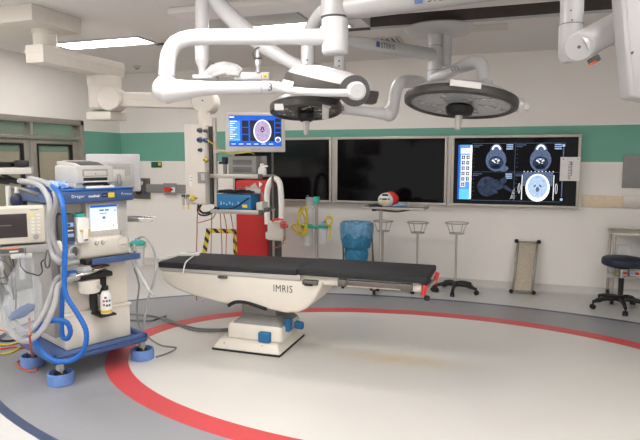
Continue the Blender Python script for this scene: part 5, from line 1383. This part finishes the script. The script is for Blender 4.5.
# bowl stands
y0 = 6.86
def bowl_stand(u, vring, w_px, label):
    p = on_y(u, 240, y0); z = on_y(u, vring, y0).z
    t = thing('bowl_stand', label, 'bowl stand', (p.x, y0, 0), 0, 'wheeled bowl stands along the back wall')
    r = w_px/2*6.5/560
    s = MB().m('steel').torus((p.x, y0, z), (0, 0, 1), r, .007).torus((p.x, y0, z-.125), (0, 0, 1), r*.62, .006)
    for k in range(4):
        a_ = 2*PI*k/4+.6; s.cyl((p.x+r*math.cos(a_), y0+r*math.sin(a_), z), (p.x+r*.62*math.cos(a_), y0+r*.62*math.sin(a_), z-.125), .005, n=8)
    s.cyl((p.x-r*.62, y0, z-.125), (p.x+r*.62, y0, z-.125), .006, n=8)
    s.build('ring_holder', t)
    MB().m('steel').cyl((p.x, y0, .10), (p.x, y0, z-.12), .013, n=14).m('chrome').cyl((p.x, y0, .115), (p.x, y0, .14), .02, n=14).build('pole', t)
    star(t, p.x, y0, .27, .1, -.35)
    return t
def star(t, x, y, R, zc, a0, hub=.035):
    s = MB().m('black').cyl((x, y, zc-.03), (x, y, zc+.03), hub, n=20, bev=.008)
    cs = []
    for k in range(5):
        a_ = a0+2*PI*k/5; d = V((math.cos(a_), math.sin(a_), 0))
        s.tube([V((x, y, zc+.005))+d*.01, V((x, y, zc+.0))+d*R*.5, V((x, y, zc-.02))+d*R*.85, V((x, y, zc-.035))+d*R], [.03, .026, .02, .018], 10)
        cs.append(V((x, y, 0))+d*R)
    s.build('star_base', t)
    for c_ in cs:
        g = V((c_.y-y, x-c_.x, 0)).normalized()
        m_ = MB().m('rubber')
        for q in (-.014, .014): m_.cyl(c_+g*(q-.009)+EZ*.028, c_+g*(q+.009)+EZ*.028, .027, n=16, bev=.004)
        m_.cyl(c_+EZ*.03, c_+EZ*(zc-.03), .009, n=8).build('caster', t)
bowl_stand(456.5, 223, 23.5, 'steel bowl ring stand nearest the lit display, its black star base in full view')
bowl_stand(417.5, 222.5, 22, 'steel bowl ring stand in the middle, base hidden by the end of the black pad')
bowl_stand(383, 221, 21, 'steel bowl ring stand directly behind the pole of the tray stand')
# step platform leaning on the wall
b0_, b1_ = on_z(511, 293.5, .0), on_z(533.5, 295.5, .0)
yb_ = 6.98; x0, x1 = on_y(511, 293, yb_).x, on_y(533.5, 293, yb_).x
ztp_ = on_y(526, 241.5, YB-.06).z
lean = V((.045, (YB-.045)-yb_, ztp_-.02)); lean_n = lean.normalized(); nn = EX.cross(lean_n).normalized()
t = thing('step_platform', 'dimpled steel step platform with four black corner feet leaning against the wall', 'step platform', ((x0+x1)/2, yb_, 0))
o_ = V(((x0+x1)/2, yb_, .022)); L_ = lean.length; Wp = x1-x0
def lp(a, b, c=0): return o_+EX*a+lean_n*b+nn*c
ry = nn
s = MB().m('tread').obox(lp(0, L_/2), EX, lean_n, nn, (Wp-.02, L_-.02, .012), .002)
s.build('tread_plate', t)
s = MB().m('steel_dark')
for a_ in (-Wp/2+.018, Wp/2-.018): s.obox(lp(a_, L_/2), EX, lean_n, nn, (.03, L_, .034), .004)
for b_ in (.014, L_-.014): s.obox(lp(0, b_), EX, lean_n, nn, (Wp-.03, .024, .034), .004)
s.build('edge_frame', t)
for a_ in (-Wp/2, Wp/2):
    for b_ in (.008, L_-.005):
        MB().m('rubber').sphere(lp(a_, b_, .008), .026, 12).build('corner_foot', t)
# stool
sc2 = V((1.17, 6.50, 0)); sc2 = on_z(619.5, 309, 0)
zs = far(620, 260.5, (sc2-EYE).dot(FW)).z
t = thing('stool', 'round navy stool with black star base on wheels in front of the steel cart', 'stool', (sc2.x, sc2.y, 0))
Rs = 18.5*((sc2-EYE).dot(FW))/560
MB().m('navy').lathe([(0, -.045), (Rs*.9, -.045), (Rs, -.03), (Rs*1.02, 0), (Rs*.99, .03), (Rs*.88, .045), (0, .05)], (sc2.x, sc2.y, zs), (0, 0, 1), 48).build('seat', t)
MB().m('black').cyl((sc2.x, sc2.y, zs-.07), (sc2.x, sc2.y, zs-.0455), .09, n=24, bev=.006).box((sc2.x+.05, sc2.y-.012, zs-.075), (sc2.x+.24, sc2.y+.012, zs-.06), .005).build('seat_plate', t)
MB().m('chrome').cyl((sc2.x, sc2.y, .3), (sc2.x, sc2.y, zs-.07), .014, n=16).m('black').cyl((sc2.x, sc2.y, .1), (sc2.x, sc2.y, .34), .027, n=18, bev=.004).build('gas_lift', t)
star(t, sc2.x, sc2.y, .29, .115, .95, .04)
# steel cart
y0, y1 = 6.80, 7.12
xa = on_y(613.5, 240, y0).x; xb = xa+.95
zt = on_y(620, 233, y0).z
t = thing('steel_cart', 'steel two level cart against the wall at far right behind the stool', 'cart', ((xa+xb)/2, (y0+y1)/2, 0))
MB().m('steel').box((xa-.01, y0-.01, zt-.03), (xb, y1, zt), .004).box((xa-.012, y1-.01, zt), (xb, y1, zt+.03), .003).build('top', t)
zs_ = on_y(625, 276.5, y0).z
MB().m('steel').box((xa, y0, zs_-.02), (xb, y1, zs_), .003).build('shelf', t)
for xx in (xa+.015, xb-.015):
    for yy in (y0+.015, y1-.015):
        lg = MB().m('steel').cyl((xx, yy, .11), (xx, yy, zt-.03), .015, n=12).build('leg', t)
        MB().m('rubber').cyl((xx-.015, yy-.01, .055), (xx+.015, yy-.01, .055), .055, n=22, bev=.008).m('mgrey').cyl((xx-.018, yy-.01, .055), (xx+.018, yy-.01, .055), .022, n=14).box((xx-.02, yy-.02, .06), (xx+.02, yy+.02, .115), .004).build('caster', lg)
s = MB().m('mgrey').box((xa+.35, y1-.02, zs_), (xb, y1-.005, zt-.03)); s.build('back_panel', t)
p = on_y(609, 266, y0-.01)
s = MB().m('lgrey').cyl((xa+.0, y0-.0, on_y(609, 271, y0).z), (xa+.0, y0-.0, on_y(609, 264, y0).z), .045, n=20, bev=.008).cyl((xa, y0, on_y(609, 277, y0).z), (xa, y0, on_y(609, 273, y0).z), .055, n=20, bev=.006).m('dgrey').cyl((xa, y0, on_y(609, 263.9, y0).z), (xa, y0, on_y(609, 261.5, y0).z), .035, n=16)
s.build('clamp', t)
def bx(u0, u1, v0, v1, mt, name, label, cat, yy=None, band=None, zbase=None):
    yy = yy or y0+.04
    a, b = on_y(u0, v0, yy), on_y(u1, v1, yy)
    zb_ = zs_+.001 if zbase is None else zbase
    s = MB().m(mt).box((a.x, yy, zb_), (b.x, yy+.14, max(a.z, zb_+.03)), .004)
    if band:
        h_ = a.z-zb_; s.m(band).box((a.x+.006, yy-.002, zb_+h_*.25), (b.x-.006, yy+.001, zb_+h_*.7))
    return single(s, name, label, cat)
bx(612.5, 618.5, 267, 276, 'paper', 'supply_box', 'small white box with yellow front on the cart shelf, left end', 'box', band='yellow')
bx(621.5, 627.5, 270, 276, 'whiteplast', 'supply_box', 'white and red box in the middle of the cart shelf', 'box', band='redplast')
bx(630, 634, 270.5, 276, 'paper', 'supply_box', 'white box between the two red marked boxes on the cart shelf', 'box', band='lblue')
bx(634.8, 640, 270.5, 276, 'whiteplast', 'supply_box', 'white and red box at the right end of the visible cart shelf', 'box', band='redplast')
a, b = on_y(618.5, 246, y0+.16), on_y(629.5, 270, y0+.16)
s = MB().m('clear').box((a.x, y0+.19, zs_+.001), (b.x, y0+.29, a.z), .008).m('paper').box((a.x+.012, y0+.2, zs_+.004), (b.x-.012, y0+.28, a.z-.12), .004)
single(s, 'clear_box', 'tall clear plastic container of white supplies at the back of the cart shelf', 'container')
# ================================================================== LIGHT AND VIEW
wd = bpy.data.worlds.new('world'); bpy.context.scene.world = wd; wd.use_nodes = True
wd.node_tree.nodes['Background'].inputs['Color'].default_value = (.9, .88, .86, 1)
wd.node_tree.nodes['Background'].inputs['Strength'].default_value = .7
vs_ = bpy.context.scene.view_settings
vs_.view_transform = 'Standard'; vs_.look = 'None'; vs_.gamma = 1; vs_.use_curve_mapping = False
vs_.exposure = 0.6
